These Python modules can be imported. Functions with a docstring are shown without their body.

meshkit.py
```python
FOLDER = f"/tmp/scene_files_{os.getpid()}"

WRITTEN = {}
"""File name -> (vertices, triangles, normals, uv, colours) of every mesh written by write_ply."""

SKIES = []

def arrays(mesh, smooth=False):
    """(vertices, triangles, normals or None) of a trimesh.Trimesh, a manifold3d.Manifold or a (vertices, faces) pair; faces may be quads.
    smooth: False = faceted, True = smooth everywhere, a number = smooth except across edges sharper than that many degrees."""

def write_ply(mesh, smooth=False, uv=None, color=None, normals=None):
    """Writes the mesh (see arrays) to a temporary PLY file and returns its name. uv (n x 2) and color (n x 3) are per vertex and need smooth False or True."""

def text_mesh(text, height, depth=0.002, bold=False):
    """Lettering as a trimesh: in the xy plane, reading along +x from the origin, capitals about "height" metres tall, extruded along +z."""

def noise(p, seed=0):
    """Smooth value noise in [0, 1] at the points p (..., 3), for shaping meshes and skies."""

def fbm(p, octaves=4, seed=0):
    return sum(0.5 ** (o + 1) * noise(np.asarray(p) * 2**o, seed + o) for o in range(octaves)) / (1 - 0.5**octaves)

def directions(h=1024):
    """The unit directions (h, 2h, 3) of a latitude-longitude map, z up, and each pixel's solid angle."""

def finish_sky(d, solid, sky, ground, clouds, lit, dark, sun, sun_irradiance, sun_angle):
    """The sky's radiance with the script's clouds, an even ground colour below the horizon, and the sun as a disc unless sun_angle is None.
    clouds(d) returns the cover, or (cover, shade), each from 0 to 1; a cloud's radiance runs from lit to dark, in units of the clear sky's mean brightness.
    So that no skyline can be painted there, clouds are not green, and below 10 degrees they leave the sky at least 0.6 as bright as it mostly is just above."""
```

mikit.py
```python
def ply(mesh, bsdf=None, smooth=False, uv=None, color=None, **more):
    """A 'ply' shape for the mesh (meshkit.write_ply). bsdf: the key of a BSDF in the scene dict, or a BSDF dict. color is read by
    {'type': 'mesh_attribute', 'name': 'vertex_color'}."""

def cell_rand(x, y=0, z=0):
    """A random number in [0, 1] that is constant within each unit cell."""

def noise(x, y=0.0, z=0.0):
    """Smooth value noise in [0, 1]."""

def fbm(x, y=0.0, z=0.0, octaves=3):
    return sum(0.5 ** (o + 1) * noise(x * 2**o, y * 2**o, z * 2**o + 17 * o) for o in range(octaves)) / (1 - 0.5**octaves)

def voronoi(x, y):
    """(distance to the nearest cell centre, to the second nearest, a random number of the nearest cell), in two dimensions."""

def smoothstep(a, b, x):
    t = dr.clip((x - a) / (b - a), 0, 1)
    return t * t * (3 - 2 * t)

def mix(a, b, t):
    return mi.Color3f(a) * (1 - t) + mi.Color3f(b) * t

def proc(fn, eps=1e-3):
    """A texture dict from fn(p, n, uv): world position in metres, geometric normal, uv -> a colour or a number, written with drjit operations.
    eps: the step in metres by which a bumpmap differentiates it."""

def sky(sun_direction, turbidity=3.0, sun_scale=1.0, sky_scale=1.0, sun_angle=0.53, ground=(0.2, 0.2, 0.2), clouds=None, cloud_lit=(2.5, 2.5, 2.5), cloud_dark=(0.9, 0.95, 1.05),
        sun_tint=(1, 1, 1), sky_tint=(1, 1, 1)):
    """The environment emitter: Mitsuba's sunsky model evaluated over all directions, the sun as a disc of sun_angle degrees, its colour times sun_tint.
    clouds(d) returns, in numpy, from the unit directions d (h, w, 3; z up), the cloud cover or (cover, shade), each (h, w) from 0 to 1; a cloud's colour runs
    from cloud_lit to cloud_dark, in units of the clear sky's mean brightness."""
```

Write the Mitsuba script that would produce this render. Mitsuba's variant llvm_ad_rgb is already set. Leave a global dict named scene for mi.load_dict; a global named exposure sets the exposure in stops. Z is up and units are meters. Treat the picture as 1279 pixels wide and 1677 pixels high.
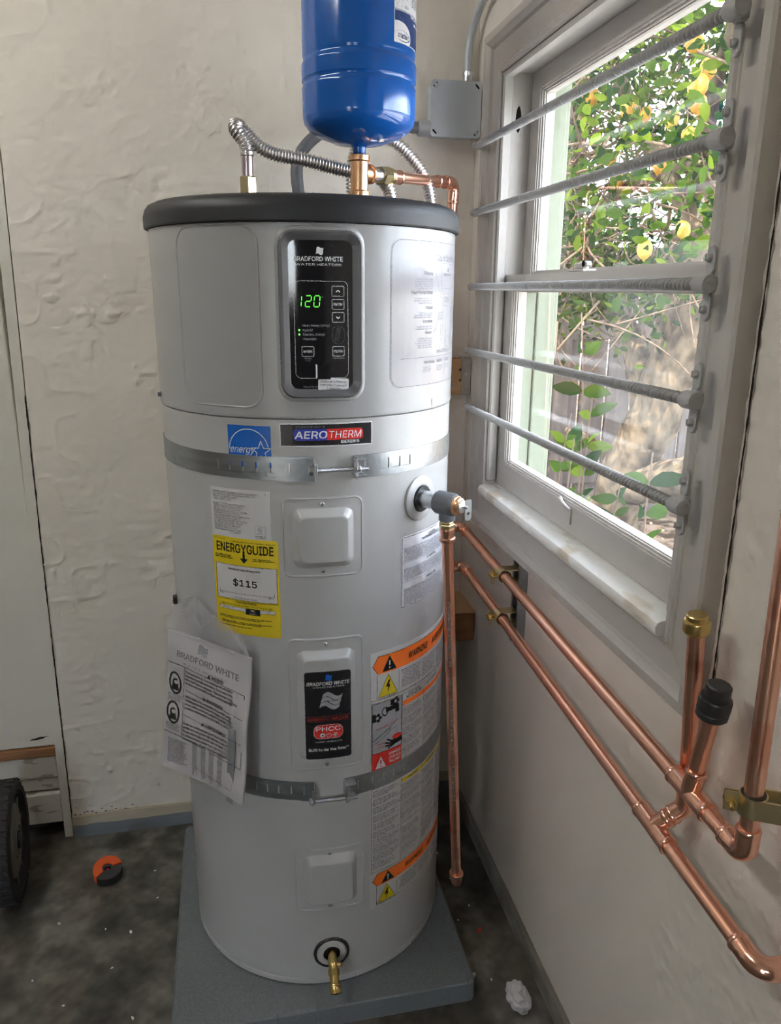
import math, random
import numpy as np, trimesh, drjit as dr, mitsuba as mi, mikit, meshkit
from mikit import proc, noise, fbm, smoothstep, mix, ply, voronoi
from shapely.geometry import Polygon, box as sbox, Point, LineString
from shapely import affinity
from shapely.ops import unary_union
T = mi.ScalarTransform4f
rng = random.Random(7)
R_ = np.random.default_rng(11)
scene, labels = {}, {}

# ---------------------------------------------------------------- camera, sky, sun, lamp, exposure
exposure = 0.52
FWD = None
def cam_axes(yaw, pitch, roll):
    cy, sy, cp, sp = math.cos(yaw), math.sin(yaw), math.cos(pitch), math.sin(pitch)
    f = np.array([sy*cp, cy*cp, -sp]); r = np.array([cy, -sy, 0.0]); u = np.cross(r, f)
    return f, -math.sin(roll)*r + math.cos(roll)*u
_f, _u = cam_axes(0.20657, 0.28101, 0.00822)
EYE = [0.0, 0.0, 1.5]
scene['camera'] = {'type': 'perspective', 'fov_axis': 'x', 'fov': 2*math.degrees(math.atan(639.5/1257.07)), 'near_clip': 0.02,
                   'to_world': T().look_at(origin=EYE, target=list(np.array(EYE)+_f), up=list(_u))}
SUN, SKY = 14.0, 46.0
def clouds(d):
    c = meshkit.fbm(d*[3.0, 3.0, 5.0]+4.0, 4, seed=3)
    return np.clip((c-0.30)*3.0, 0, 1), np.clip((meshkit.fbm(d*4.0+9.0, 3, seed=8)-0.45)*1.2, 0, 1)
scene['sky'] = mikit.sky([-0.38, -0.50, 0.78], turbidity=4.0, sun_scale=SUN, sky_scale=SKY, clouds=clouds, cloud_lit=(2.1, 2.2, 2.35), cloud_dark=(1.3, 1.36, 1.46), ground=(0.25, 0.24, 0.2))
ADDED_LAMP = 32.0            # radiance of the two tubes of the added ceiling fixture

# ---------------------------------------------------------------- helpers
def say(key, label=None, cat=None, group=None, kind=None):
    e = labels.setdefault(key, {})
    for k, v in (('label', label), ('category', cat), ('group', group), ('kind', kind)):
        if v: e[k] = v
    return key
def num(key):
    if key not in scene and not any(k.startswith(key+'__') for k in scene): return key
    i = 1
    while f'{key}_{i:03d}' in scene or any(k.startswith(f'{key}_{i:03d}__') for k in scene): i += 1
    return f'{key}_{i:03d}'
_cnt = {}
def part(key):
    """next free key for a repeated part"""
    n = _cnt.get(key, 0); _cnt[key] = n+1
    return key if n == 0 else f'{key}_{n:03d}'
def add(key, mesh, m, smooth=30, label=None, cat=None, group=None, kind=None, **more):
    key = part(key)
    scene[key] = ply(mesh, m, smooth=smooth, **more)
    if label or cat or group or kind: say(key, label, cat, group, kind)
    return key
cat = trimesh.util.concatenate
def tm(v, f): return trimesh.Trimesh(np.asarray(v, float), np.asarray(f, int), process=False)
def box(x0, x1, y0, y1, z0, z1, b=0.0):
    x0, x1 = min(x0, x1), max(x0, x1); y0, y1 = min(y0, y1), max(y0, y1); z0, z1 = min(z0, z1), max(z0, z1)
    if b <= 0:
        m = trimesh.creation.box((x1-x0, y1-y0, z1-z0)); m.apply_translation(((x0+x1)/2, (y0+y1)/2, (z0+z1)/2)); return m
    b = min(b, (x1-x0)*.45, (y1-y0)*.45, (z1-z0)*.45)
    P = []
    for sx in (0, 1):
        for sy in (0, 1):
            for sz in (0, 1):
                c = np.array([x1 if sx else x0, y1 if sy else y0, z1 if sz else z0]); d = np.array([-1 if sx else 1, -1 if sy else 1, -1 if sz else 1])*b
                for k in range(3):
                    o = d.copy(); o[k] = 0; P.append(c+o)
    return trimesh.convex.convex_hull(np.array(P))
def frame_of(t):
    a = np.array([0, 0, 1.0]) if abs(t[2]) < .9 else np.array([1.0, 0, 0])
    u = np.cross(a, t); u /= np.linalg.norm(u); return u, np.cross(t, u)
def tube(path, r, n=16, caps=True):
    p = np.asarray(path, float); N = len(p); r = np.broadcast_to(r, (N,))
    t = np.gradient(p, axis=0)
    t /= np.linalg.norm(t, axis=1, keepdims=True)+1e-12
    u, _ = frame_of(t[0]); a = np.arange(n)*2*np.pi/n; V = []
    for i in range(N):
        u = u-t[i]*(u@t[i]); u /= np.linalg.norm(u); w = np.cross(t[i], u)
        V.append(p[i]+r[i]*(np.cos(a)[:, None]*u+np.sin(a)[:, None]*w))
    V = np.vstack(V); i, j = np.meshgrid(np.arange(N-1), np.arange(n), indexing='ij')
    q = np.stack([i*n+j, i*n+(j+1) % n, (i+1)*n+(j+1) % n, (i+1)*n+j], -1).reshape(-1, 4)
    F = np.vstack([q[:, [0, 1, 2]], q[:, [0, 2, 3]]])
    if caps:
        V = np.vstack([V, p[:1], p[-1:]]); k = np.arange(n)
        F = np.vstack([F, np.stack([(k+1) % n, k, k*0+len(V)-2], 1), np.stack([(N-1)*n+k, (N-1)*n+(k+1) % n, k*0+len(V)-1], 1)])
    return tm(V, F)
def rounded_path(pts, rad, seg=8):
    pts = [np.asarray(p, float) for p in pts]; out = [pts[0]]
    for a, b, c in zip(pts, pts[1:], pts[2:]):
        d0, d1 = a-b, c-b; l0, l1 = np.linalg.norm(d0), np.linalg.norm(d1); d0 /= l0; d1 /= l1
        ang = math.acos(np.clip(d0@d1, -1, 1)); t = min(rad/math.tan(ang/2), l0*.49, l1*.49); rr = t*math.tan(ang/2)
        bis = d0+d1
        if np.linalg.norm(bis) < 1e-6: out.append(b); continue
        cen = b+bis/np.linalg.norm(bis)*(rr/math.sin(ang/2)); s, e = b+d0*t-cen, b+d1*t-cen
        om = math.acos(np.clip(s@e/(np.linalg.norm(s)*np.linalg.norm(e)), -1, 1))
        for k in range(seg+1):
            x = k/seg; out.append(cen+(math.sin((1-x)*om)*s+math.sin(x*om)*e)/max(math.sin(om), 1e-9))
    return np.array(out+[pts[-1]])
def resample(p, step):
    p = np.asarray(p, float); L = np.r_[0, np.cumsum(np.linalg.norm(np.diff(p, axis=0), axis=1))]
    s = np.linspace(0, L[-1], max(2, int(L[-1]/step)+1)); return np.stack([np.interp(s, L, p[:, k]) for k in range(3)], 1), s
def spline(pts, n=60):
    from scipy.interpolate import CubicSpline
    p = np.asarray(pts, float); L = np.r_[0, np.cumsum(np.linalg.norm(np.diff(p, axis=0), axis=1))]
    return CubicSpline(L, p)(np.linspace(0, L[-1], n))
def lathe(prof, n=48, axis=(0, 0, 1), at=(0, 0, 0)):
    """prof: (radius, distance along axis)"""
    prof = np.asarray(prof, float); a = np.arange(n)*2*np.pi/n; ax = np.asarray(axis, float); ax = ax/np.linalg.norm(ax); u, w = frame_of(ax); N = len(prof)
    V = np.vstack([np.asarray(at)+ax*z+max(r, 1e-5)*(np.cos(a)[:, None]*u+np.sin(a)[:, None]*w) for r, z in prof])
    i, j = np.meshgrid(np.arange(N-1), np.arange(n), indexing='ij')
    q = np.stack([i*n+j, i*n+(j+1) % n, (i+1)*n+(j+1) % n, (i+1)*n+j], -1).reshape(-1, 4)
    return tm(V, np.vstack([q[:, [0, 1, 2]], q[:, [0, 2, 3]]]))
def rod(a, b, r, n=20):
    a, b = np.asarray(a, float), np.asarray(b, float); L = np.linalg.norm(b-a); c = min(r*.12, L*.2)
    return lathe([(0, 0), (r-c, 0), (r, c), (r, L-c), (r-c, L), (0, L)], n, b-a, a)
def hexnut(a, b, r):
    m = rod(a, b, r, 6); return m
def rrect(w, h, r, n=6):
    r = min(r, w/2-1e-5, h/2-1e-5); P = []
    for cx, cy, a0 in ((w/2-r, h/2-r, 0), (-w/2+r, h/2-r, 90), (-w/2+r, -h/2+r, 180), (w/2-r, -h/2+r, 270)):
        for k in range(n+1):
            a = math.radians(a0+90*k/n); P.append((cx+r*math.cos(a), cy+r*math.sin(a)))
    return np.array(P)
def loft(rings, cap=True):
    """rings: list of ((w, h, r), depth); local x right, y up, z out"""
    V, n = [], None
    for (w, h, r), d in rings:
        P = rrect(w, h, r); n = len(P); V.append(np.c_[P, np.full(n, d)])
    N = len(V); V = np.vstack(V); i, j = np.meshgrid(np.arange(N-1), np.arange(n), indexing='ij')
    q = np.stack([i*n+j, i*n+(j+1) % n, (i+1)*n+(j+1) % n, (i+1)*n+j], -1).reshape(-1, 4)
    F = np.vstack([q[:, [0, 1, 2]], q[:, [0, 2, 3]]]); m = tm(V, F)
    if cap:
        m = cat([m, flat(Polygon(V[-n:, :2]), V[-1, 2])])
    return m
def polys(g): return [p for p in getattr(g, 'geoms', [g]) if p.geom_type == 'Polygon' and p.area > 0]
def flat(shape, d=0.0):
    """a flat print: one layer of triangles facing +z"""
    ms = []
    for p in polys(shape):
        v, f = trimesh.creation.triangulate_polygon(p, engine='earcut')
        v = np.c_[v, np.full(len(v), d)]; a = np.cross(v[f[:, 1]]-v[f[:, 0]], v[f[:, 2]]-v[f[:, 0]])[:, 2]
        f = np.where((a < 0)[:, None], f[:, ::-1], f); ms.append(tm(v, f))
    return cat(ms)
def slab(shape, d0, d1):
    ms = []
    for p in polys(shape):
        m = trimesh.creation.extrude_polygon(p, d1-d0, engine='earcut'); m.apply_translation((0, 0, d0)); ms.append(m)
    return cat(ms)
_txt = {}
def text(s, h, x=0, y=0, d=0.0, bold=False, align='l', width=None, shear=0.0, rot=0.0):
    """flat lettering: capitals h metres tall, baseline at (x, y); width squeezes or stretches to that length"""
    k = (s, bold)
    if k not in _txt:
        m = meshkit.text_mesh(s, 1.0, 0.1, bold); keep = m.face_normals[:, 2] > .5
        f = m.faces[keep]; used, inv = np.unique(f, return_inverse=True); _txt[k] = (m.vertices[used].copy(), inv.reshape(-1, 3))
    v, f = _txt[k]; v = v*h; v[:, 0] -= v[:, 0].min(); w = v[:, 0].max()
    if width: v[:, 0] *= width/w; w = width
    v[:, 0] += shear*v[:, 1]
    v[:, 0] += {'l': 0, 'c': -w/2, 'r': -w}[align]
    if rot:
        c, s_ = math.cos(math.radians(rot)), math.sin(math.radians(rot)); v[:, :2] = v[:, :2]@np.array([[c, s_], [-s_, c]])
    v[:, 0] += x; v[:, 1] += y; v[:, 2] = d
    return tm(v, f)
def rect(x0, x1, y0, y1, d=0.0): return flat(sbox(x0, y0, x1, y1), d)
def line(pts, w, d=0.0): return flat(LineString(pts).buffer(w/2, cap_style=2, join_style=1, quad_segs=4), d)
def outline(w, h, r, t, x=0, y=0, d=0.0):
    p = Polygon(rrect(w, h, r)); return flat(affinity.translate(p.difference(p.buffer(-t)), x, y), d)
def fine(x0, x1, y1, y0, lh, d=0.0, fill=.55, seed=0, ragged=.25, par=0, ctr=False):
    """small print too small to read: rows of word-long dashes broken into letter strokes"""
    g = random.Random(seed); ms = []; y = y1-lh; row = 0
    V, F = [], []
    while y >= y0-1e-6:
        row += 1
        if par and row % (par+1) == 0: y -= lh*.7; continue
        end = x1-(x1-x0)*ragged*g.random()
        if par and row % (par+1) == par: end = x0+(x1-x0)*(.3+.5*g.random())
        off = (x1-end)/2 if ctr else 0
        x = x0
        while x < end:
            w = lh*g.uniform(.8, 3.6); xe = min(x+w, end)
            c = x
            while c < xe:
                cw = lh*.42; hh = lh*fill*(1 if g.random() > .3 else 1.3); k = len(V)
                V += [(c+off, y, d), (min(c+cw*.8, xe)+off, y, d), (min(c+cw*.8, xe)+off, y+hh*g.choice((.55, .8, 1)), d), (c+off, y+hh, d)]; F += [(k, k+1, k+2), (k, k+2, k+3)]; c += cw
            x = xe+lh*.5
        y -= lh
    return tm(V, F)
HX, HY, HR = 0.160, 1.612, 0.295          # the water heater's axis and radius
def wrap(m, phi, z, R=HR, c=(HX, HY), sub=0.016):
    """bends a flat piece (x right, y up, z out) around the cylinder; phi in degrees from the front, towards the right"""
    m = m.copy()
    if sub:
        v, f = trimesh.remesh.subdivide_to_size(m.vertices, m.faces, sub*1.6, max_iter=12) if m.edges_unique_length.max() > sub*1.6 else (m.vertices, m.faces)
        m = tm(v, f); m.merge_vertices()
    a = math.radians(phi)+m.vertices[:, 0]/R; r = R+m.vertices[:, 2]
    return tm(np.c_[c[0]+r*np.sin(a), c[1]-r*np.cos(a), z+m.vertices[:, 1]], m.faces)
def wrap_split(m, phi, z, R=HR, c=(HX, HY), sub=0.016):
    """wrap for a slab, its faces kept apart from its edges so that the bend shades smoothly"""
    nz = m.face_normals[:, 2]; out = []
    for k in (nz > .5, nz < -.5, abs(nz) <= .5):
        if k.any(): out.append(wrap(m.submesh([np.nonzero(k)[0]], append=True, repair=False), phi, z, R, c, sub))
    return cat(out)
def onto(m, o, ex, ey, ez):
    """places a flat piece on a plane: origin and three axes"""
    v = m.vertices; return tm(np.asarray(o)+v[:, :1]*np.asarray(ex)+v[:, 1:2]*np.asarray(ey)+v[:, 2:]*np.asarray(ez), m.faces)
def Rr(deg): return HR*math.radians(deg)

# ---------------------------------------------------------------- materials
def srgb(r, g, b):
    return [((c/255+.055)/1.055)**2.4 if c > 10 else c/255/12.92 for c in (r, g, b)]
def rgb(c): return {'type': 'rgb', 'value': [float(x) for x in c]}
def paint(c, rough=.4, spec=.5, **k): return {'type': 'twosided', 'b': {'type': 'principled', 'base_color': c if isinstance(c, dict) else rgb(c), 'roughness': rough, 'specular': spec, **k}}
def metal(c, rough=.25): return {'type': 'twosided', 'b': {'type': 'principled', 'base_color': c if isinstance(c, dict) else rgb(c), 'metallic': 1.0, 'roughness': rough}}
def matte(c): return {'type': 'twosided', 'b': {'type': 'diffuse', 'reflectance': c if isinstance(c, dict) else rgb(c)}}
def bump(fn, scale, b, eps=1e-3): return {'type': 'bumpmap', 't': proc(fn, eps), 'scale': scale, 'b': b}
def glow(c): return {'type': 'area', 'radiance': rgb(c)}
def wall_back_colour(p, n, uv):
    s = fbm(p.x*2.2, p.y*2.2, p.z*2.2, 3); d = fbm(p.x*9, p.y*9, p.z*7+3, 3)
    c = mix((.76, .71, .635), (.83, .78, .70), s)
    return c*(0.96+0.07*d)
def wall_back_relief(p, n, uv):
    patch = smoothstep(.42, .68, fbm(p.x*3.1+1.7, p.z*3.1, 2.0, 2))
    blob = smoothstep(.66, .86, noise(p.x*46, p.z*40, 5.0))
    return fbm(p.x*70, p.y*70, p.z*70, 3)*(.55+.45*patch)+.45*blob*smoothstep(.5, .75, noise(p.x*7, p.z*7, 9.0))+.9*fbm(p.x*14, p.z*14, 1.0, 2)
def wall_right_relief(p, n, uv):
    rough = smoothstep(.95, .80, p.y)
    return fbm(p.y*110, p.z*110, p.x*110, 3)*(.35+.9*rough)+.8*fbm(p.y*14, p.z*14, 3.0, 2)
def wall_right_colour(p, n, uv):
    s = fbm(p.y*2.5, p.z*2.5, 4.0, 3); st = fbm(p.y*9+p.z*3, p.z*2.2, 2.0, 3)
    return mix((.68, .635, .57), (.75, .705, .64), s)*(0.95+.08*st)
def floor_colour(p, n, uv):
    a = fbm(p.x*3.2+2, p.y*3.2, 0.5, 4); b = fbm(p.x*14, p.y*14, 3.0, 4); c = fbm(p.x*55, p.y*55, 1.0, 2)
    base = mix((.038, .036, .029), (.135, .128, .108), smoothstep(.36, .66, a*.55+b*.45))
    base = mix(base, mi.Color3f(.23, .215, .185), smoothstep(.60, .74, b)*smoothstep(.4, .6, a)*.6)
    base = mix(base, mi.Color3f(.085, .055, .032), smoothstep(.58, .72, fbm(p.x*7+9, p.y*7, 7.0, 3))*.25)
    return base*(.75+.5*c)
def floor_relief(p, n, uv): return fbm(p.x*40, p.y*40, 0.0, 4)
def pan_colour(p, n, uv): return mix((.095, .110, .112), (.135, .150, .152), fbm(p.x*6, p.y*6, p.z*6, 4))*(.9+.2*noise(p.x*300, p.y*300, p.z*300))
def copper_colour(p, n, uv):
    s = fbm(p.x*14, p.y*14, p.z*14, 3); t = smoothstep(.55, .75, fbm(p.x*30+4, p.y*5, p.z*30, 2))
    return mix(mix((.80, .40, .27), (.90, .52, .38), s), (.62, .22, .15), t*.55)
def wood_raw(p, n, uv):
    g = noise(p.z*160+3*noise(p.x*8, p.z*20), p.x*6, p.y*9); return mix((.42, .25, .13), (.58, .38, .21), g)
def wood_dark(p, n, uv):
    g = noise(p.z*140+3*noise(p.x*8, p.z*20), p.x*6, p.y*9); return mix((.16, .075, .035), (.27, .14, .07), g)
def peeled(p, n, uv):
    s = fbm(p.x*22, p.y*10, p.z*60, 4); return mix((.64, .615, .56), (.36, .31, .25), smoothstep(.60, .70, s))
def kerb_colour(p, n, uv):
    s = fbm(p.x*18, p.y*18, p.z*30, 4); return mix((.10, .095, .08), (.23, .21, .175), s)
def base_strip(p, n, uv):
    s = fbm(p.x*12, p.y*9, p.z*30, 4); tan = smoothstep(.040, .044, p.z+.004*noise(p.x*30, 0, 0))
    return mix(mix((.105, .120, .125), (.16, .17, .17), s), mix((.30, .25, .18), (.42, .36, .27), s), tan)
def stone_galv(p, n, uv):
    v = voronoi(p.y*120+p.x*120, p.z*120)[2]; return mi.Color3f(.31, .33, .34)*(.93+.14*v)
def bark(p, n, uv):
    s = fbm(p.x*18, p.y*18, p.z*9, 4); return mix((.045, .035, .023), (.135, .108, .075), smoothstep(.3, .7, s))
def fence_wood(p, n, uv):
    s = fbm(p.x*50, p.y*50, p.z*2.5, 3); return mix((.055, .045, .04), (.115, .099, .09), s)
def soil(p, n, uv):
    s = fbm(p.x*14, p.y*14, 0.0, 4); return mix((.05, .036, .024), (.18, .13, .09), smoothstep(.35, .7, s))
def sill_paint(p, n, uv):
    s = fbm(p.x*30, p.y*12, p.z*30, 3); return mix((.75, .735, .69), (.50, .42, .30), smoothstep(.56, .75, s)*.75)
B = scene
B['plaster_back'] = bump(wall_back_relief, .0030, matte(proc(wall_back_colour)))
B['plaster_right'] = bump(wall_right_relief, .0025, matte(proc(wall_right_colour)))
B['plain_white'] = matte((.72, .71, .67)); B['bare_wall'] = matte((.34, .31, .27))
B['concrete'] = bump(floor_relief, .003, paint(proc(floor_colour), .75, .3))
B['pan_plastic'] = paint(proc(pan_colour), .55, .4)
def plastic(c, alpha, ior): return {'type': 'twosided', 'b': {'type': 'roughplastic', 'diffuse_reflectance': rgb(c), 'alpha': alpha, 'int_ior': ior, 'nonlinear': True}}
B['heater_paint'] = plastic((.58, .572, .553), .10, 1.5)
B['shroud_paint'] = plastic((.49, .486, .476), .07, 1.45)
B['lid_plastic'] = paint((.017, .018, .020), .48, .3)
B['bezel_plastic'] = paint((.085, .085, .088), .35, .5)
B['black_glass'] = paint((.006, .006, .008), .08, .6)
B['black_plastic'] = paint((.012, .012, .013), .4, .5)
B['black_matte'] = matte((.012, .012, .012))
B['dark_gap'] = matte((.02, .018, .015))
B['white_ink'] = matte((.72, .72, .74)); B['grey_ink'] = matte((.20, .20, .21)); B['pale_ink'] = matte((.30, .30, .315)); B['black_ink'] = matte((.015, .015, .016))
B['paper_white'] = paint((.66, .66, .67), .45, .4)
B['print_paper'] = paint((.60, .59, .61), .6, .3)
B['label_yellow'] = paint((.72, .56, .02), .4, .4)
B['label_orange'] = paint((.80, .155, .02), .4, .4)
B['label_red'] = paint((.50, .022, .016), .4, .4)
B['label_blue'] = paint((.010, .10, .40), .35, .4)
B['badge_blue'] = paint((.03, .04, .30), .3, .4)
B['badge_black'] = paint((.010, .010, .012), .25, .5)
B['navy'] = paint((.012, .03, .11), .35, .4)
B['label_grey'] = paint((.36, .36, .38), .5, .4)
B['clear_film'] = plastic((.45, .443, .45), .04, 1.45)
B['tank_blue'] = paint((.006, .080, .32), .12, .6)
B['copper'] = metal(proc(copper_colour), .27)
B['copper_shiny'] = metal((.90, .50, .36), .2)
B['bronze'] = metal((.70, .40, .22), .33)
B['brass'] = metal((.60, .44, .17), .27)
B['brass_pale'] = metal((.62, .52, .30), .3)
B['zinc'] = metal((.62, .64, .66), .28)
B['galvanised'] = metal(proc(stone_galv), .36)
B['box_steel'] = paint((.44, .475, .51), .35, .8)
B['stainless'] = metal((.78, .76, .74), .30)
B['pink_zinc'] = metal((.66, .55, .60), .25)
B['conduit_grey'] = paint((.115, .12, .135), .45, .4)
B['iron_grey'] = paint((.115, .12, .13), .55, .4)
B['rubber'] = paint((.018, .017, .016), .7, .3)
B['hub_grey'] = paint((.10, .095, .08), .55, .3)
B['orange_plastic'] = paint((.62, .085, .012), .4, .4)
B['window_paint'] = paint((.40, .372, .335), .40, .4)
B['sill_paint'] = paint(proc(sill_paint), .4, .4)
B['bar_paint'] = paint((.34, .335, .325), .5, .4)
B['pale_green'] = matte((.165, .185, .14)); B['bounce_paving'] = matte((.58, .57, .54))
B['door_paint'] = bump(wall_back_relief, .0008, matte((.71, .685, .615)))
B['wood_raw'] = matte(proc(wood_raw)); B['wood_dark'] = matte(proc(wood_dark)); B['peeled_wood'] = matte(proc(peeled))
B['kerb'] = bump(floor_relief, .003, matte(proc(kerb_colour))); B['base_strip'] = bump(floor_relief, .001, matte(proc(base_strip)))
B['pane'] = {'type': 'thindielectric', 'int_ior': 1.5}
B['film'] = {'type': 'thindielectric', 'int_ior': 1.6}
B['film_hazy'] = {'type': 'blendbsdf', 'weight': 0.16, 'a': {'type': 'thindielectric', 'int_ior': 1.5}, 'b': matte((.72, .72, .73))}
B['bark'] = matte(proc(bark)); B['fence_wood'] = matte(proc(fence_wood)); B['soil'] = matte(proc(soil)); B['twig'] = matte((.10, .075, .055))
for nm, c in dict(leaf_green=(.031, .060, .010), leaf_lime=(.074, .112, .012), leaf_dark=(.013, .032, .010), leaf_strap=(.065, .11, .05)).items():
    B[nm] = {'type': 'principledthin', 'base_color': rgb(c), 'roughness': .4, 'diff_trans': 0.9, 'spec_trans': 0.0}
B['lemon_skin'] = paint((.30, .145, .007), .4, .4); B['lemon_pale'] = paint((.30, .22, .033), .4, .4)
B['fallen_leaf'] = matte((.26, .17, .10)); B['pink_petal'] = matte((.65, .25, .25))

# ---------------------------------------------------------------- the room
BY, WX = 1.99, 0.625                      # faces of the back wall and of the wall with the window
WY0, WY1, WZ0, WZ1 = 0.925, 1.760, 1.022, 1.953   # window opening
def extruded(shape, d0, d1, axis):
    m = slab(shape, d0, d1); v = m.vertices.copy(); f = m.faces
    if axis == 'x': v = v[:, [2, 0, 1]]            # (y, z) outline
    elif axis == 'y': v = v[:, [0, 2, 1]]; f = f[:, ::-1]   # (x, z) outline
    return tm(v, f)
DX0, DX1, DZ1 = -1.50, -0.478, 2.02
back = sbox(-3.2, 0, .74, 2.6).difference(Polygon([(DX0, -1), (-.497, -1), (-.497, 0), (-.487, .9), (-.466, DZ1), (DX0, DZ1)]))
add('wall_back', extruded(back, BY, BY+.10, 'y'), 'plaster_back', False, kind='structure')
right = sbox(-2.8, 0, BY, 2.6).difference(sbox(WY0-.02, WZ0-.03, WY1+.02, WZ1+.02))
add('wall_right', extruded(right, WX, WX+.115, 'x'), 'plaster_right', False, kind='structure')
add('wall_left', box(-3.3, -3.2, -2.8, BY, 0, 2.6), 'bare_wall', False, kind='structure')
front = sbox(-3.3, 0, .74, 2.6).difference(unary_union([sbox(-1.25, 1.45, -.82, 2.15), sbox(-2.50, -1, -1.88, 2.12)]))  # small window opening; the tall door opening is added for fill daylight
add('wall_front', extruded(front, -2.9, -2.8, 'y'), 'bare_wall', False, kind='structure')
add('ceiling', box(-3.3, .74, -2.9, BY+.1, 2.6, 2.7), 'plain_white', False, kind='structure')
add('floor', box(-3.3, .74, -2.9, BY+.1, -.12, 0), 'concrete', False, kind='structure')
# uneven hand-trowelled plaster skins on the two walls in view
def skin(key, P, out, h, m, keep=None):
    ny, nx = P.shape[:2]; V = (P+np.asarray(out)*h[..., None]).reshape(-1, 3); i, j = np.meshgrid(np.arange(ny-1), np.arange(nx-1), indexing='ij')
    a, b, c, d = i*nx+j, i*nx+j+1, (i+1)*nx+j+1, (i+1)*nx+j; q = np.stack([a, b, c, d], -1).reshape(-1, 4)
    if keep is not None: q = q[keep(V[q].mean(1))]
    add(key, tm(V, np.vstack([q[:, [0, 1, 2]], q[:, [0, 2, 3]]])), m, True)
def ridge(p, s): n = 1-np.abs(2*meshkit.noise(p, s)-1); return np.clip((n-.80)/.20, 0, 1)**2
def sm(a, b, x): t = np.clip((x-a)/(b-a), 0, 1); return t*t*(3-2*t)
zz, uu_ = np.meshgrid(np.linspace(.058, 2.30, 560), np.linspace(0, 1, 290), indexing='ij')
xl = np.interp(zz, [0, .9, 2.02, 2.3], [-.4965, -.4865, -.4655, -.4655]); xx = xl+(WX-.001-xl)*uu_
Pp = np.stack([xx, np.full_like(xx, BY), zz], -1); q3 = np.stack([xx, zz, xx*0], -1)
rough = sm(.42, .66, meshkit.fbm(q3*3.1+1.7, 2, 4)); edge = sm(-.30, -.44, xx)
hh_ = .0004+.0022*meshkit.fbm(q3*8, 2, 1)+.0017*meshkit.fbm(q3*75, 2, 2)*(.50+.8*rough)+.0022*sm(.70, .92, meshkit.noise(q3*np.array([58., 50, 1]), 6))*sm(.50, .72, meshkit.noise(q3*6, 7))+.0020*ridge(q3*13, 8)*np.clip(rough*.5+edge, 0, 1)
skin('wall_back__plaster', Pp, (0, -1, 0), hh_, 'plaster_back')
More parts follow.
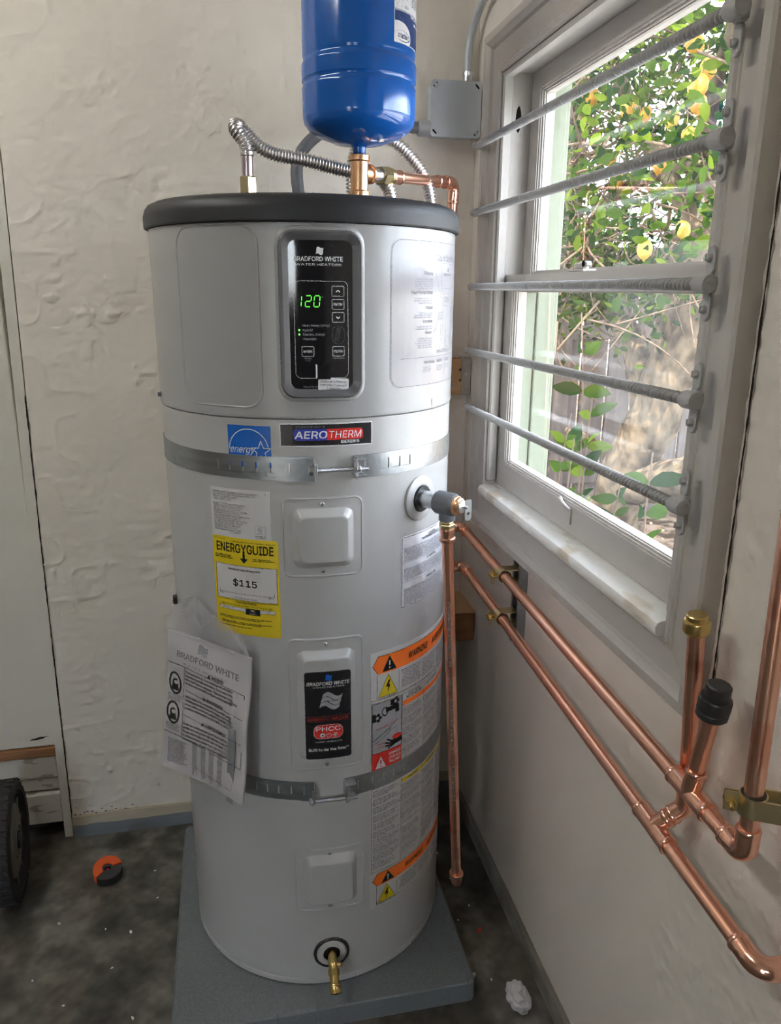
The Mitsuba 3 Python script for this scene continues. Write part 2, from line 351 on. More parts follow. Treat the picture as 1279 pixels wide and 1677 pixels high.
zz, yy = np.meshgrid(np.linspace(.045, 2.30, 500), np.linspace(-.25, BY-.004, 560), indexing='ij')
q3 = np.stack([yy, zz, yy*0+3], -1); rough = sm(.98, .80, yy)
hh_ = .0004+.0030*meshkit.fbm(q3*5.5, 2, 21)+.0014*meshkit.fbm(q3*85, 2, 22)*(.30+1.5*rough)+.0014*sm(.62, .85, meshkit.noise(q3*62, 23))*rough
Pp = np.stack([np.full_like(yy, WX), yy, zz], -1)
skin('wall_right__plaster', Pp, (-1, 0, 0), hh_, 'plaster_right', lambda c: ~((c[:, 1] > WY0-.078) & (c[:, 1] < WY1+.078) & (c[:, 2] > WZ0-.078) & (c[:, 2] < WZ1+.078)))
# cracks in the paint where casing and trim meet the plaster
def crack(pts, w, seed, x=None, y=None):
    g = random.Random(seed); p = np.array(pts, float); p, s = resample(np.c_[p, p[:, :1]*0], .012); L = []; Rr_ = []
    for i, q in enumerate(p):
        ww = w*g.uniform(.35, 1.2); jit = g.uniform(-.0006, .0006); L.append((q[0]+jit-ww/2, q[1])); Rr_.append((q[0]+jit+ww/2, q[1]))
    m = flat(Polygon(L+Rr_[::-1]).buffer(0)); v = m.vertices
    return tm(np.c_[np.full(len(v), x), v[:, 0], v[:, 1]], m.faces) if x is not None else tm(np.c_[v[:, 0], np.full(len(v), y), v[:, 1]], m.faces)
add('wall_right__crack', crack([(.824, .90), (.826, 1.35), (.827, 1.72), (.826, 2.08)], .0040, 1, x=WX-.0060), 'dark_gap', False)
add('wall_back__crack', crack([(-.4955, .06), (-.489, .75), (-.482, 1.25)], .0035, 2, y=BY-.0052), 'dark_gap', False)
def flake(x, z, w, h, seed):
    g = random.Random(seed); a = np.linspace(0, 2*np.pi, 14)[:-1]; r = [g.uniform(.5, 1) for _ in a]
    return flat(Polygon([(x+w*ri*math.cos(t), z+h*ri*math.sin(t)) for t, ri in zip(a, r)]))
ch = [crack([(-.487, .095), (-.470, .088), (-.452, .10), (-.44, .092)], .002, 3, y=BY-.0045)]
for k in range(14):
    m = flake(-.485+.012*k+rng.uniform(-.004, .004), .072+rng.uniform(-.004, .012), .005, .0018, 30+k); ch.append(tm(np.c_[m.vertices[:, 0], np.full(len(m.vertices), BY-.0045), m.vertices[:, 1]], m.faces))
add('wall_back__chipped_paint', cat(ch), 'dark_gap', False)
# base strip of the back wall, kerb along the window wall
z_top = [(x, .066+.004*meshkit.noise(np.array([[x*9, .3, .1]]))[0]) for x in np.linspace(-.494, .62, 60)]
add('baseboard_back', extruded(Polygon([(-.494, 0), (.62, 0)]+z_top[::-1]), BY-.012, BY+.01, 'y'), 'base_strip', False, kind='structure')
kz = [(y, .050+.006*meshkit.noise(np.array([[y*8, 2.3, .1]]))[0]) for y in np.linspace(-2.8, BY-.013, 140)]
add('baseboard_right', extruded(Polygon([(-2.8, 0), (BY-.013, 0)]+kz[::-1]), WX-.014, WX+.01, 'x'), 'kerb', False, kind='structure')
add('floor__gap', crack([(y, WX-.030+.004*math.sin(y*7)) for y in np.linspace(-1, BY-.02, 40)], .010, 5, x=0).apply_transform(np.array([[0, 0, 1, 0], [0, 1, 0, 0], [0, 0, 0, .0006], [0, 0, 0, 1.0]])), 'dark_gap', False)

# the old door in the back wall: flat board above, ledge, three weathered planks below, edge trim
dr_ = 'door_1'; say(dr_, kind='structure')
add(dr_+'__panel', box(-1.49, -.512, BY+.006, BY+.05, .292, 2.01, .002), 'door_paint', False)
tr = Polygon([(-.520, .0), (-.4985, .0), (-.489, .9), (-.468, 2.0), (-.492, 2.0), (-.512, .9)])
add('trim_1', extruded(tr, BY-.003, BY+.055, 'y'), 'door_paint', False, kind='structure')
add(dr_+'__ledge', box(-1.49, -.516, BY-.002, BY+.05, .262, .290, .003), 'wood_dark', False)
for z0, z1, d in ((.192, .261, .004), (.150, .190, .010), (.046, .143, .003)):
    add(dr_+'__plank', box(-1.49, -.519, BY+d, BY+.05, z0, z1, .004), 'peeled_wood', False)
add(dr_+'__backing', box(-1.5, -.50, BY+.055, BY+.09, .0, 2.02), 'dark_gap', False)
m = flake(-.557, .318, .030, .0045, 77); add(dr_+'__split', tm(np.c_[m.vertices[:, 0], np.full(len(m.vertices), BY+.0052), m.vertices[:, 1]+(m.vertices[:, 0]+.557)*.18], m.faces), 'dark_gap', False)

# ceiling light out of view, added to brighten the upper left wall
lt = say('added_ceiling_light', 'unseen two tube ceiling light added to brighten the upper wall', 'added light')
add(lt+'__housing', box(-1.11, -.89, .45, 1.75, 2.53, 2.60, .01), 'plain_white', False)
for x in (-1.05, -.95): add(lt+'__tube', rod((x, .50, 2.51), (x, 1.70, 2.51), .014, 12), 'plain_white', 30, emitter=glow((ADDED_LAMP*1.0, ADDED_LAMP*.98, ADDED_LAMP*.94)))

# ---------------------------------------------------------------- the window
W = 'window_1'; say(W, kind='structure')
prof = [(0, -.004), (0, .019), (.003, .023), (.011, .023), (.015, .017), (.030, .0165), (.058, .019), (.061, .026), (.066, .029), (.071, .034), (.086, .034), (.090, .030), (.090, -.004)]
corners = [(WY1, WZ0, 1, -1), (WY1, WZ1, 1, 1), (WY0, WZ1, -1, 1), (WY0, WZ0, -1, -1)]
for k in range(4):
    A, Bc = corners[k], corners[(k+1) % 4]; V = []
    for y, z, sy, sz in (A, Bc): V += [(WX-d, y+sy*u, z+sz*u) for u, d in prof]
    n = len(prof); F = [(i, (i+1) % n, n+(i+1) % n) for i in range(n)]+[(i, n+(i+1) % n, n+i) for i in range(n)]
    V = np.array(V); mid = (V[:n].mean(0)+V[n:].mean(0))/2; d = V[n]-V[0]; d /= np.linalg.norm(d)
    V[:n] += d*.0004; V[n:] -= d*.0004                    # open mitre joints
    c = flat(Polygon(prof)); cv = c.vertices
    m = tm(V, F); m = cat([m]+[tm(np.array([(WX-q[1], y+sy*q[0], z+sz*q[0]) for q in cv])+s*d*.0004, c.faces) for (y, z, sy, sz), s in ((A, 1), (Bc, -1))])
    add(W+'__casing_board', m, 'window_paint', 20)
jx0, jx1 = .606, .760
add(W+'__jamb', box(jx0, jx1, WY1, WY1+.018, WZ0-.02, WZ1+.02, .002), 'window_paint', 30)
add(W+'__jamb', box(jx0, jx1, WY0-.018, WY0, WZ0-.02, WZ1+.02, .002), 'window_paint', 30)
add(W+'__jamb', box(jx0, jx1, WY0, WY1, WZ1, WZ1+.02, .002), 'window_paint', 30)
for y0, y1 in ((WY1-.011, WY1), (WY0, WY0+.011)): add(W+'__stop_bead', box(.608, .631, y0, y1, WZ0+.03, WZ1, .003), 'window_paint', 30)
add(W+'__stop_bead', box(.608, .631, WY0, WY1, WZ1-.011, WZ1, .003), 'window_paint', 30)
add(W+'__pulley', tm(np.c_[(q := flat(affinity.translate(affinity.scale(Point(0, 0).buffer(1), .0062, .026), .648, 1.862))).vertices[:, 0], np.full(len(q.vertices), WY1-.0006), q.vertices[:, 1]], q.faces[:, ::-1]), 'black_matte', False)
# the stool: worn paint on top, rounded nose
sp = [(.592, WZ0-.004), (.5895, WZ0+.002), (.589, WZ0+.010), (.592, WZ0+.016), (.598, WZ0+.0185), (.640, WZ0+.021), (.70, WZ0+.015), (.76, WZ0+.0), (.78, WZ0-.03), (.62, WZ0-.03), (.62, WZ0-.004)]
m = slab(Polygon(sp), 0, WY1-WY0-.002); add(W+'__sill', tm(np.c_[m.vertices[:, 0], m.vertices[:, 2]+WY0+.001, m.vertices[:, 1]], m.faces[:, ::-1]), 'sill_paint', 40)
def sash(key, x0, y0, y1, z0, z1, gy0, gy1, gz0, gz1, th=.034):
    outer = sbox(y0, z0, y1, z1); inner = sbox(gy0-.010, gz0-.010, gy1+.010, gz1+.010)
    m = [extruded(outer.difference(inner), x0, x0+th, 'x')]
    for a, b, e in ((.010, .006, .003), (.006, .002, .007), (.002, 0, .011)):   # stepped glazing moulding
        m.append(extruded(sbox(gy0-a, gz0-a, gy1+a, gz1+a).difference(sbox(gy0-b, gz0-b, gy1+b, gz1+b)), x0+e, x0+th-.003, 'x'))
    add(key, cat(m), 'window_paint', False)
    a, b, c, d = gy0-.008, gy1+.008, gz0-.008, gz1+.008
    add(key+'__pane', tm([(x0+.018, y, z) for y, z in ((a, c), (b, c), (b, d), (a, d))], [(0, 1, 2), (0, 2, 3)]), 'pane', False)
sash(W+'__upper_sash', .676, WY0+.002, WY1-.002, 1.500, WZ1-.001, .985, 1.700, 1.545, 1.905)
sash(W+'__lower_sash', .635, WY0+.002, WY1-.002, WZ0+.024, 1.536, .985, 1.698, 1.113, 1.499)
lift = tube(spline([(.634, 1.372, 1.104), (.626, 1.362, 1.109), (.622, 1.345, 1.107), (.626, 1.331, 1.100), (.634, 1.328, 1.094)], 16), .0042, 8)
add(W+'__lower_sash__lift', cat([lift, box(.631, .6352, 1.322, 1.336, 1.066, 1.098, .001)]), 'window_paint', 40)
lk = say('sash_lock', 'small white cam lock on the meeting rail of the window', 'lock')
add(lk+'__base', box(.640, .668, 1.365, 1.430, 1.536, 1.541, .0015), 'window_paint', 30)
add(lk+'__cam', cat([rod((.654, 1.40, 1.541), (.654, 1.40, 1.552), .014, 16), box(.648, .662, 1.372, 1.405, 1.545, 1.555, .003)]), 'window_paint', 30)
add(lk+'__slot', rod((.645, 1.376, 1.550), (.6465, 1.376, 1.550), .0055, 12), 'black_matte', 30)
# outside: pale green frame of the window and the wall's outer face
for y0, y1 in ((WY1+.0005, WY1+.10), (WY0-.10, WY0-.0005)):
    add(W+'__outer_frame', box(.7405, .770, y0, y1, WZ0-.08, WZ1+.10, .003), 'pale_green', 30)
add(W+'__outer_frame', box(.7405, .770, WY0-.10, WY1+.10, WZ1+.0005, WZ1+.10, .003), 'pale_green', 30)
add(W+'__outer_stop', box(.714, .757, WY1-.010, WY1-.0005, WZ0+.01, WZ1-.001, .002), 'pale_green', 30)
add(W+'__outer_stop', box(.674, .712, WY1-.006, WY1-.0005, WZ0+.01, 1.499, .002), 'pale_green', 30)

# five reinforcing bars across the window
bar_lab = ['topmost grey painted ribbed steel bar across the window', 'second ribbed steel bar from the top across the upper window sash', 'ribbed steel bar running level in front of the meeting rail of the window',
           'ribbed steel bar across the middle of the lower window sash', 'lowest ribbed steel bar, across the bottom of the window glass']
for k, (zl, zr) in enumerate(((1.819, 1.806), (1.676, 1.673), (1.510, 1.511), (1.359, 1.369), (1.221, 1.229))):
    key = num('window_bar'); say(key, bar_lab[k], 'window bar', 'ribbed security bars across the window')
    a, b = np.array((.580, 1.842, zl)), np.array((.574, .868, zr))
    p, s = resample([a, b], .0014); ph = (s % .0096)/.0096
    r = .0060+.0023*np.clip(np.sin(ph*2*np.pi)*1.6, -.5, 1); r[(s < .02) | (s > s[-1]-.012)] = .0066
    t = (b-a)/np.linalg.norm(b-a)
    m = tube(p, r, 18); up = np.array([0, 0, 1.0])        # slanting ribs
    m.vertices = m.vertices+t*(((m.vertices-a)@up-((m.vertices-a)@t)*(t@up))[:, None]*.35)
    add(key+'__rod', m, 'bar_paint', 50)
    xb = WX-.0345
    ra = np.array((b[0], .874, zr))
    add(key+'__collar', cat([lathe([(0, -.0062), (.0105, -.006), (.0118, -.004), (.0118, .018), (.0100, .021), (.006, .022)], 20, t*-1, ra), box(xb-.010, xb+.004, .880, .902, zr-.011, zr+.011, .004)]), 'bar_paint', 35)
    add(key+'__collar', cat([lathe([(0, -.004), (.0085, -.004), (.0090, .010), (.006, .014)], 16, t*-1, (a[0], 1.838, zl)), box(xb-.012, xb+.004, 1.826, 1.840, zl-.008, zl+.008, .003)]), 'bar_paint', 35)
    for sg in (-1, 1):
        m = loft([((.0165, .036, .0082), 0), ((.0165, .036, .0082), .0035), ((.0145, .034, .0072), .0048)])
        add(key+'__lug', onto(m, (xb+.0005, .893, zr+sg*.0275), (0, -1, 0), (0, 0, 1), (-1, 0, 0)), 'bar_paint', 30)
        add(key+'__screw', cat([lathe([(0, .0062), (.0035, .006), (.0052, .0042), (.0056, .001), (.0056, 0)], 8, (-1, 0, 0), (xb-.004, .893, zr+sg*.031)), box(xb-.0115, xb-.009, .8925, .8940, zr+sg*.031-.004, zr+sg*.031+.004, .0003)]), 'bar_paint', 40)
add('wall_right__nail', rod((WX-.012, 1.905, 1.862), (WX+.003, 1.895, 1.856), .0016, 6), 'window_paint', 30)

# ---------------------------------------------------------------- the heater's plastic stand
pd = say('heater_stand', 'square grey plastic pad under the water heater', 'stand')
PX0, PX1, PY0, PY1 = -.182, .463, 1.262, 1.905
pm = loft([((PX1-PX0+.006, PY1-PY0+.006, .018), 0), ((PX1-PX0+.002, PY1-PY0+.002, .016), .044), ((PX1-PX0-.008, PY1-PY0-.008, .012), .050)])
add(pd+'__slab', onto(pm, ((PX0+PX1)/2, (PY0+PY1)/2, 0.0), (1, 0, 0), (0, 1, 0), (0, 0, 1)), 'pan_plastic', 30)
for x0, x1 in ((-.165, .035), (.115, .448)):
    add(pd+'__raised_edge', box(x0, x1, PY0-.0035, PY0+.02, .004, .0507, .003), 'pan_plastic', 30)

# ---------------------------------------------------------------- the water heater
H = say('water_heater', 'tall light grey cylindrical water heater with dark grey lid and black control panel', 'water heater')
CC = (HX, HY)
add(H+'__jacket', lathe([(0, .0505), (HR-.004, .0505), (HR, .054), (HR, .066), (HR-.0016, .067), (HR-.0016, .069), (HR, .070), (HR, 1.284), (HR-.01, 1.287)], 192, at=(HX, HY, 0)), 'heater_paint', 30)
add(H+'__shroud', lathe([(HR-.012, 1.286), (HR+.0012, 1.286), (HR+.0022, 1.288), (HR+.0022, 1.292), (HR+.0016, 1.297), (HR+.0016, 1.604), (HR-.004, 1.607), (0, 1.607)], 192, at=(HX, HY, 0)), 'shroud_paint', 30)
RL = .3045
add(H+'__lid', lathe([(HR-.006, 1.6055), (RL-.002, 1.6055), (RL, 1.6075), (RL+.0003, 1.626), (RL-.0015, 1.632), (RL-.0035, 1.6385), (RL-.009, 1.6455), (RL-.020, 1.650), (RL-.07, 1.6535), (.1, 1.656), (0, 1.656)], 192, at=(HX, HY, 0)), 'lid_plastic', 35)
# embossed line around the front of the shroud's left field and a curved lower edge
def screw(phi, z, r=.0042, key=H+'__screw', R=HR, d=0.0):
    m = lathe([(0, .0020), (r*.35, .0019), (r*.36, .0012), (r*.5, .0019), (r*.8, .0016), (r, .0004), (r, -.001)], 14, (0, 0, 1), (0, 0, d))
    c = cat([m, box(-r*.55, r*.55, -r*.09, r*.09, d+.0012, d+.0021), box(-r*.09, r*.09, -r*.55, r*.55, d+.0012, d+.0021)])
    add(part_free(key), wrap(c, phi, z, R, sub=0), 'zinc', 30)
def part_free(k): return k
for ph, z in ((-56.2, 1.294), (-1.7, 1.2905), (53.0, 1.291), (-100, 1.30), (110, 1.29)): screw(ph, z)
for ph, z in ((-55, .058), (38.4, .059), (10, .057)): screw(ph, z, .003)
add(H+'__latch', wrap(loft([((.010, .016, .002), 0), ((.009, .015, .002), .003)]), 46.5, 1.297), 'zinc', 30)
for ph in (-72.5,): add(H+'__peg', wrap(loft([((.006, .010, .002), 0), ((.005, .008, .002), .008)]), -79, 1.303), 'iron_grey', 30)
# the field pressed into the shroud beside the panel
def ring_prof(w, h, r, t, hgt):
    return loft([((w, h, r), 0), ((w-t*.5, h-t*.5, r), hgt), ((w-t, h-t, r), hgt*.3)], cap=False)
add(H+'__shroud__pressed_field', wrap(ring_prof(.172, .30, .03, .008, .0016), -37, 1.452, R=HR+.0012), 'shroud_paint', 40)

# control panel
cp = H+'__control_panel'
bw, bh, bz, bphi = .1345, .268, 1.4575, -.95
bz_ = loft([((bw+.018, bh+.018, .030), -.001), ((bw+.012, bh+.012, .028), .0025), ((bw+.003, bh+.003, .026), .0035)], cap=False)
add(cp+'__surround', wrap(bz_, bphi, bz, R=HR+.0016), 'shroud_paint', 40)
bz_ = loft([((bw+.004, bh+.004, .026), 0), ((bw+.002, bh+.002, .025), .009), ((bw-.004, bh-.004, .023), .012), ((bw-.012, bh-.012, .020), .0105), ((bw-.032, bh-.030, .012), .0035)], cap=False)
add(cp, wrap(bz_, bphi, bz, R=HR+.0016), 'bezel_plastic', 40)
gw, gh = bw-.029, bh-.027
GR = HR+.0016
gphi, gz = bphi, bz
def G(m, k='__print', b='white_ink', sm=False): add(cp+k, wrap(m, gphi, gz, R=GR), b, sm)
G(slab(Polygon(rrect(gw, gh, .010)), .0015, .0042), '__glass', 'black_glass', 30)
D = .0046
def flag(w, h, x, y, d, gaps=True, waves=.12, slant=.12):
    """a waving flag in three stripes"""
    ms = []; a = np.linspace(0, 1, 15)
    wv = waves*h*np.sin(a*2*np.pi)
    for k in range(3):
        y0, y1 = h*(k/3+.012), h*((k+1)/3-(.03 if gaps else 0))
        P = [(w*t+slant*y1, y1+q) for t, q in zip(a, wv)]+[(w*t+slant*y0, y0+q) for t, q in zip(a[::-1], wv[::-1])]
        ms.append(flat(affinity.translate(Polygon(P).buffer(0), x-w/2, y), d))
    return cat(ms)
pr = [text('BRADFORD WHITE', .0070, -.0035, .0875, D, True, 'c', .079), text('WATER HEATERS', .0034, -.0035, .0805, D, False, 'c', .074),
      flag(.011, .0105, -.002, .098, D, False), outline(.089, .1585, .010, .0006, 0, -.0225, D)]
pr += [text('Heat Pump (Only)', .0039, -.031, -.0165, D), text('Hybrid', .0039, -.031, -.024, D), text('Electric (Only)', .0039, -.031, -.031, D), text('Vacation', .0039, -.031, -.0385, D)]
G(cat(pr[:4]), '__lettering', 'white_ink'); G(cat(pr[4:]), '__mode_list', 'pale_ink')
for x, y, lab in ((.0275, .0405, 'up'), (.0275, .0195, 'ENTER'), (.0275, -.0015, 'down'), (-.0235, -.057, 'MODE'), (.0275, -.057, 'FILTER')):
    b = [outline(.0205, .0165, .002, .0007, x, y, D)]
    if lab in ('up', 'down'):
        s = 1 if lab == 'up' else -1; b.append(line([(x-.0033, y-.0014*s), (x, y+.0016*s), (x+.0033, y-.0014*s)], .0014, D))
    else: b.append(text(lab, .0037, x, y-.0018, D, True, 'c', .0145))
    G(cat(b), '__button', 'white_ink')
    G(slab(Polygon(affinity.translate(Polygon(rrect(.0205, .0165, .002)), x, y).exterior.coords), .0040, .0044), '__button_pad', 'black_glass')
G(cat([text('Hold for', .0024, -.0235, -.0695, D, False, 'c'), text('F / C', .0024, -.0235, -.0735, D, False, 'c'), text('Hold to Reset', .0024, .0275, -.0695, D, False, 'c'), text('-', .004, .018, .1105, D, True, 'c'), text('240-45990-00', .0022, -.032, -.117, D)]), '__small_print', 'pale_ink')
G(cat([outline(.021, .030, .0104, .0003, .0275, -.030, D)]+[line([(.021+.002*k, -.040), (.026+.002*k, -.018)], .00025, D) for k in range(4)]), '__dial_mark', 'grey_ink')
# seven-segment 120 and the two mode lights give off green light
def seg7(ch, x, y, w, h, t=.0016):
    S = dict(a=((0, h), (w, h)), b=((w, h), (w, h/2)), c=((w, h/2), (w, 0)), d=((0, 0), (w, 0)), e=((0, 0), (0, h/2)), f=((0, h/2), (0, h)), g=((0, h/2), (w, h/2)))
    on = {'1': 'bc', '2': 'abged', '0': 'abcdef'}[ch]; ms = []
    for s in on:
        (xa, ya), (xb, yb) = S[s]; dx, dy = (xb-xa), (yb-ya); L = math.hypot(dx, dy); ux, uy = dx/L*.0009, dy/L*.0009
        sh = .09
        ms.append(line([(x+xa+ux+sh*(ya+uy), y+ya+uy), (x+xb-ux+sh*(yb-uy), y+yb-uy)], t, D+.0002))
    return cat(ms)
dg = cat([seg7('1', -.0385, .0155, .0055, .0175), seg7('2', -.0265, .0155, .0090, .0175), seg7('0', -.0125, .0155, .0090, .0175)])
add(cp+'__digit', wrap(dg, gphi, gz, R=GR), 'black_matte', False, label='glowing green digits reading 120', emitter=glow((.13, .95, .07)))
add(cp+'__mode_light', wrap(cat([flat(affinity.translate(Polygon(rrect(.003, .003, .0008)), -.0368, y), D+.0002) for y in (-.0222, -.0292)]), gphi, gz, R=GR), 'black_matte', False, emitter=glow((.22, 1.1, .16)))
G(text('o', .0032, .0005, .030, D), '__degree_mark', 'grey_ink')
G(cat([slab(sbox(-.0115, -.1035, .0135, -.076), .0042, .0052)]), '__port_frame', 'black_glass'); G(rect(-.006, .0115, -.101, -.079, .0054), '__port', 'black_matte')
G(flat(Polygon([(-.0112, -.078), (-.0085, -.079), (-.0085, -.101), (-.0112, -.1022)]), .0055), '__port_edge', 'white_ink')
st = affinity.rotate(Polygon(rrect(.052, .0215, .003)), -3); st = affinity.translate(st, .0185, -.1125)
G(slab(st, .0042, .0050), '__sticker', 'paper_white', False)
G(cat([text('Customer to Remove', .0040, .0185, -.1095, .0053, False, 'c', .045, rot=-3), text('Protective Coating at', .0040, .0185, -.1155, .0053, False, 'c', .045, rot=-3), text('Installation', .0040, .0185, -.1215, .0053, False, 'c', .025, rot=-3)]), '__sticker_lettering', 'black_ink')

# printed guide on clear film, to the right of the panel
qg = H+'__guide_film'; QP, QZ, QR = 48.0, 1.4585, HR+.0016
def Q(m, k, b='grey_ink'): add(qg+k, wrap(m, QP, QZ, R=QR), b, False)
Q(slab(Polygon(rrect(.255, .254, .022)), .0, .0006), '', 'clear_film')
d = .0009
Q(outline(.252, .251, .022, .0009, 0, 0, d), '__border', 'grey_ink')
Q(cat([text('Quick Start Guide', .0115, -.004, .093, d, False, 'l', .108), text('Display', .0060, -.018, .069, d, True, 'r'), text('Modes of Operation', .0068, .0015, -.070, d, False, 'l', .060),
       text('Heat Pump', .0052, -.043, -.087, d, True), text('Hybrid', .0052, .003, -.087, d, True), text('Electric', .0052, .040, -.087, d, True), text('Mode', .0055, -.020, -.034, d, True, 'r'), text('Vacation', .0055, -.018, -.014, d, True, 'r'),
       text('Hybrid', .0055, -.018, .010, d, True, 'r'), text('Heat Pump (Only)', .0055, -.018, .036, d, True, 'r')]), '__lettering', 'grey_ink')
fp = []
for k, (y1, y0) in enumerate(((.064, .042), (.031, .018), (.006, -.006), (-.018, -.028), (-.039, -.062))):
    f = fine(.018, .075, y1, y0, .0040, d, seed=50+k); f.vertices[:, 0] *= -1; f.faces = f.faces[:, ::-1]; fp.append(f)
for k, x in enumerate((-.045, .003, .040)): fp.append(fine(x, x+.032, -.091, -.104, .0038, d, seed=70+k))
fp.append(fine(.004, .028, .006, -.012, .0040, d, seed=81)); fp.append(fine(.085, .118, .055, .03, .004, d, seed=82)); fp.append(fine(.085, .118, -.02, -.05, .004, d, seed=83))
Q(cat(fp), '__small_print', 'pale_ink')
Q(cat([outline(.064, .160, .008, .0006, .048, .010, d), outline(.050, .112, .003, .0006, .049, -.010, d), outline(.034, .022, .001, .0006, .042, .026, d), outline(.016, .020, .001, .0006, .052, -.051, d),
       line([(-.105, -.0755), (.12, -.0755)], .0008, d), line([(-.013, .071), (-.008, .071), (.016, .028), (.024, .028)], .0006, d), line([(-.015, -.032), (-.010, -.032), (.006, -.008), (.020, -.008)], .0006, d),
       line([(.075, .045), (.082, .045), (.090, .053), (.10, .053)], .0006, d), line([(.075, -.02), (.083, -.02), (.09, -.014), (.1, -.014)], .0006, d), text('120', .010, .042, .021, d, False, 'c', .022), text('BRADFORD WHITE', .0045, .048, .068, d, True, 'c', .046), flag(.007, .007, .049, .0745, d, False)]), '__drawing', 'grey_ink')

# badge, star label, rating plate
bd = H+'__series_badge'; bp_, bz2 = .4, 1.2575
def Bd(m, k, b): add(bd+k, wrap(m, bp_, bz2), b, False)
Bd(slab(sbox(-.0825, -.0205, .0825, .0205), 0, .0012), '', 'paper_white'); Bd(rect(-.0805, .0805, -.0185, .0185, .0014), '__field', 'badge_black')
pill = affinity.translate(Polygon(rrect(.123, .020, .006)), .003, .0005)
Bd(flat(pill.intersection(sbox(-1, -1, -.001, 1)), .0016), '__blue_field', 'badge_blue'); Bd(flat(pill.intersection(sbox(-.001, -1, 1, 1)), .0016), '__red_field', 'label_red')
Bd(cat([text('AERO', .0125, -.0565, -.0058, .0019, True, 'l', .056, shear=.12), text('THERM', .0125, .0022, -.0058, .0019, False, 'l', .058, shear=.12)]), '__lettering', 'white_ink')
Bd(rect(.021, .060, -.0165, -.0088, .0019), '__series_field', 'badge_black'); Bd(cat([text('SERIES', .0048, .0405, -.0150, .0021, True, 'c', .034), ]), '__series_lettering', 'white_ink')
Bd(text('BRADFORD WHITE', .0038, -.054, .0125, .0019, False, 'l', .050), '__maker_lettering', 'grey_ink')
es = H+'__star_label'; ep, ez = -26.6, 1.238
def Es(m, k, b): add(es+k, wrap(m, ep, ez), b, False)
Es(slab(sbox(-.0405, -.040, .0405, .034), 0, .0009), '', 'label_blue')
arc = [(.037*math.cos(a)-.001, .037*math.sin(a)-.009) for a in np.linspace(math.radians(180), math.radians(8), 40)]
star = [((.019 if k % 2 == 0 else .0078)*math.sin(k*math.pi/5)+.0225, (.019 if k % 2 == 0 else .0078)*math.cos(k*math.pi/5)-.011) for k in range(10)]
scr = [[(-.037, -.019), (-.031, -.017), (-.027, -.011), (-.029, -.0085), (-.032, -.012), (-.030, -.018), (-.025, -.018), (-.022, -.010), (-.0215, -.018), (-.018, -.0105), (-.0155, -.0105), (-.0155, -.0175), (-.012, -.017), (-.008, -.012), (-.0095, -.0095), (-.012, -.013), (-.010, -.0175), (-.006, -.016), (-.004, -.0095), (-.0035, -.0175), (-.001, -.011), (.002, -.0105)],
       [(.0085, -.0105), (.005, -.0105), (.004, -.015), (.008, -.0145), (.009, -.0105), (.0075, -.023), (.002, -.025), (.004, -.020), (.012, -.016)], [(.0115, -.0105), (.0115, -.015), (.015, -.014), (.0165, -.0095), (.0155, -.022), (.011, -.024)]]
scr = [[(x, y+.004) for x, y in q] for q in scr]
Es(cat([line(arc, .0016, .0012), line(star+star[:2], .0014, .0012)]+[text('energy', .0125, -.0375, -.0145, .0012, False, 'l', .047, shear=.30)]), '__print', 'white_ink')
rp = H+'__rating_plate'; rpp, rpz = -31.7, 1.1075
def Rp(m, k, b): add(rp+k, wrap(m, rpp, rpz), b, False)
Rp(slab(sbox(-.0615, -.0475, .0615, .0475), 0, .0006), '', 'paper_white')
L = ['BRADFORD WHITE CORPORATION www.bradfordwhite.com', '200 LAFAYETTE STREET MIDDLEVILLE MI 49333  USA', 'Model No.  RE2H50R10B-1NCWT', 'Serial No. RE41318791', '', 'Capacity   50.00 Gal (189.3 Liters)', 'High Max. Working Pressure 150 PSI', 'Voltage  208/240 VAC/1 Ph  60Hz', 'Max Operating Press. 150 PSI  1.0 MPa', 'Assembly Pressure Max 300 PSI', 'Upper Element 4500W Lower Element 4500W', 'Compressor R134a Max Watts 550', 'Max Total Wattage 4500W  208 / 240VAC', 'Max Hot Control Temperature 150F', 'Compressor LRA 21.0  RLA 2.5A', 'Refrigerant R134a  26.1 oz', 'Design Pressures High 400 PSIG', '                 Low 250 PSIG']
ms = []
for k, t in enumerate(L):
    if t.strip():
        s = t.lstrip(); ms.append(text(s, .0030, -.0555+(.034 if t[0] == ' ' else 0), .0385-.00445*k, .0009, False, 'l', len(s)*.00196))
ms.append(text('5', .0030, .052, .040, .0009))
Rp(cat(ms), '__lettering', 'black_ink')
Rp(cat([outline(.020, .015, .0006, .0005, .041, -.026, .0009), text('UL', .0040, .041, -.0275, .0009, True, 'c'), line([(.041+.0045*math.cos(a), -.0258+.0045*math.sin(a)) for a in np.linspace(0, 6.3, 20)], .0006, .0009), text('LISTED', .0016, .041, -.0325, .0009, False, 'c'),
        fine(.031, .053, -.035, -.043, .0032, .0009, seed=4)]), '__mark', 'grey_ink')

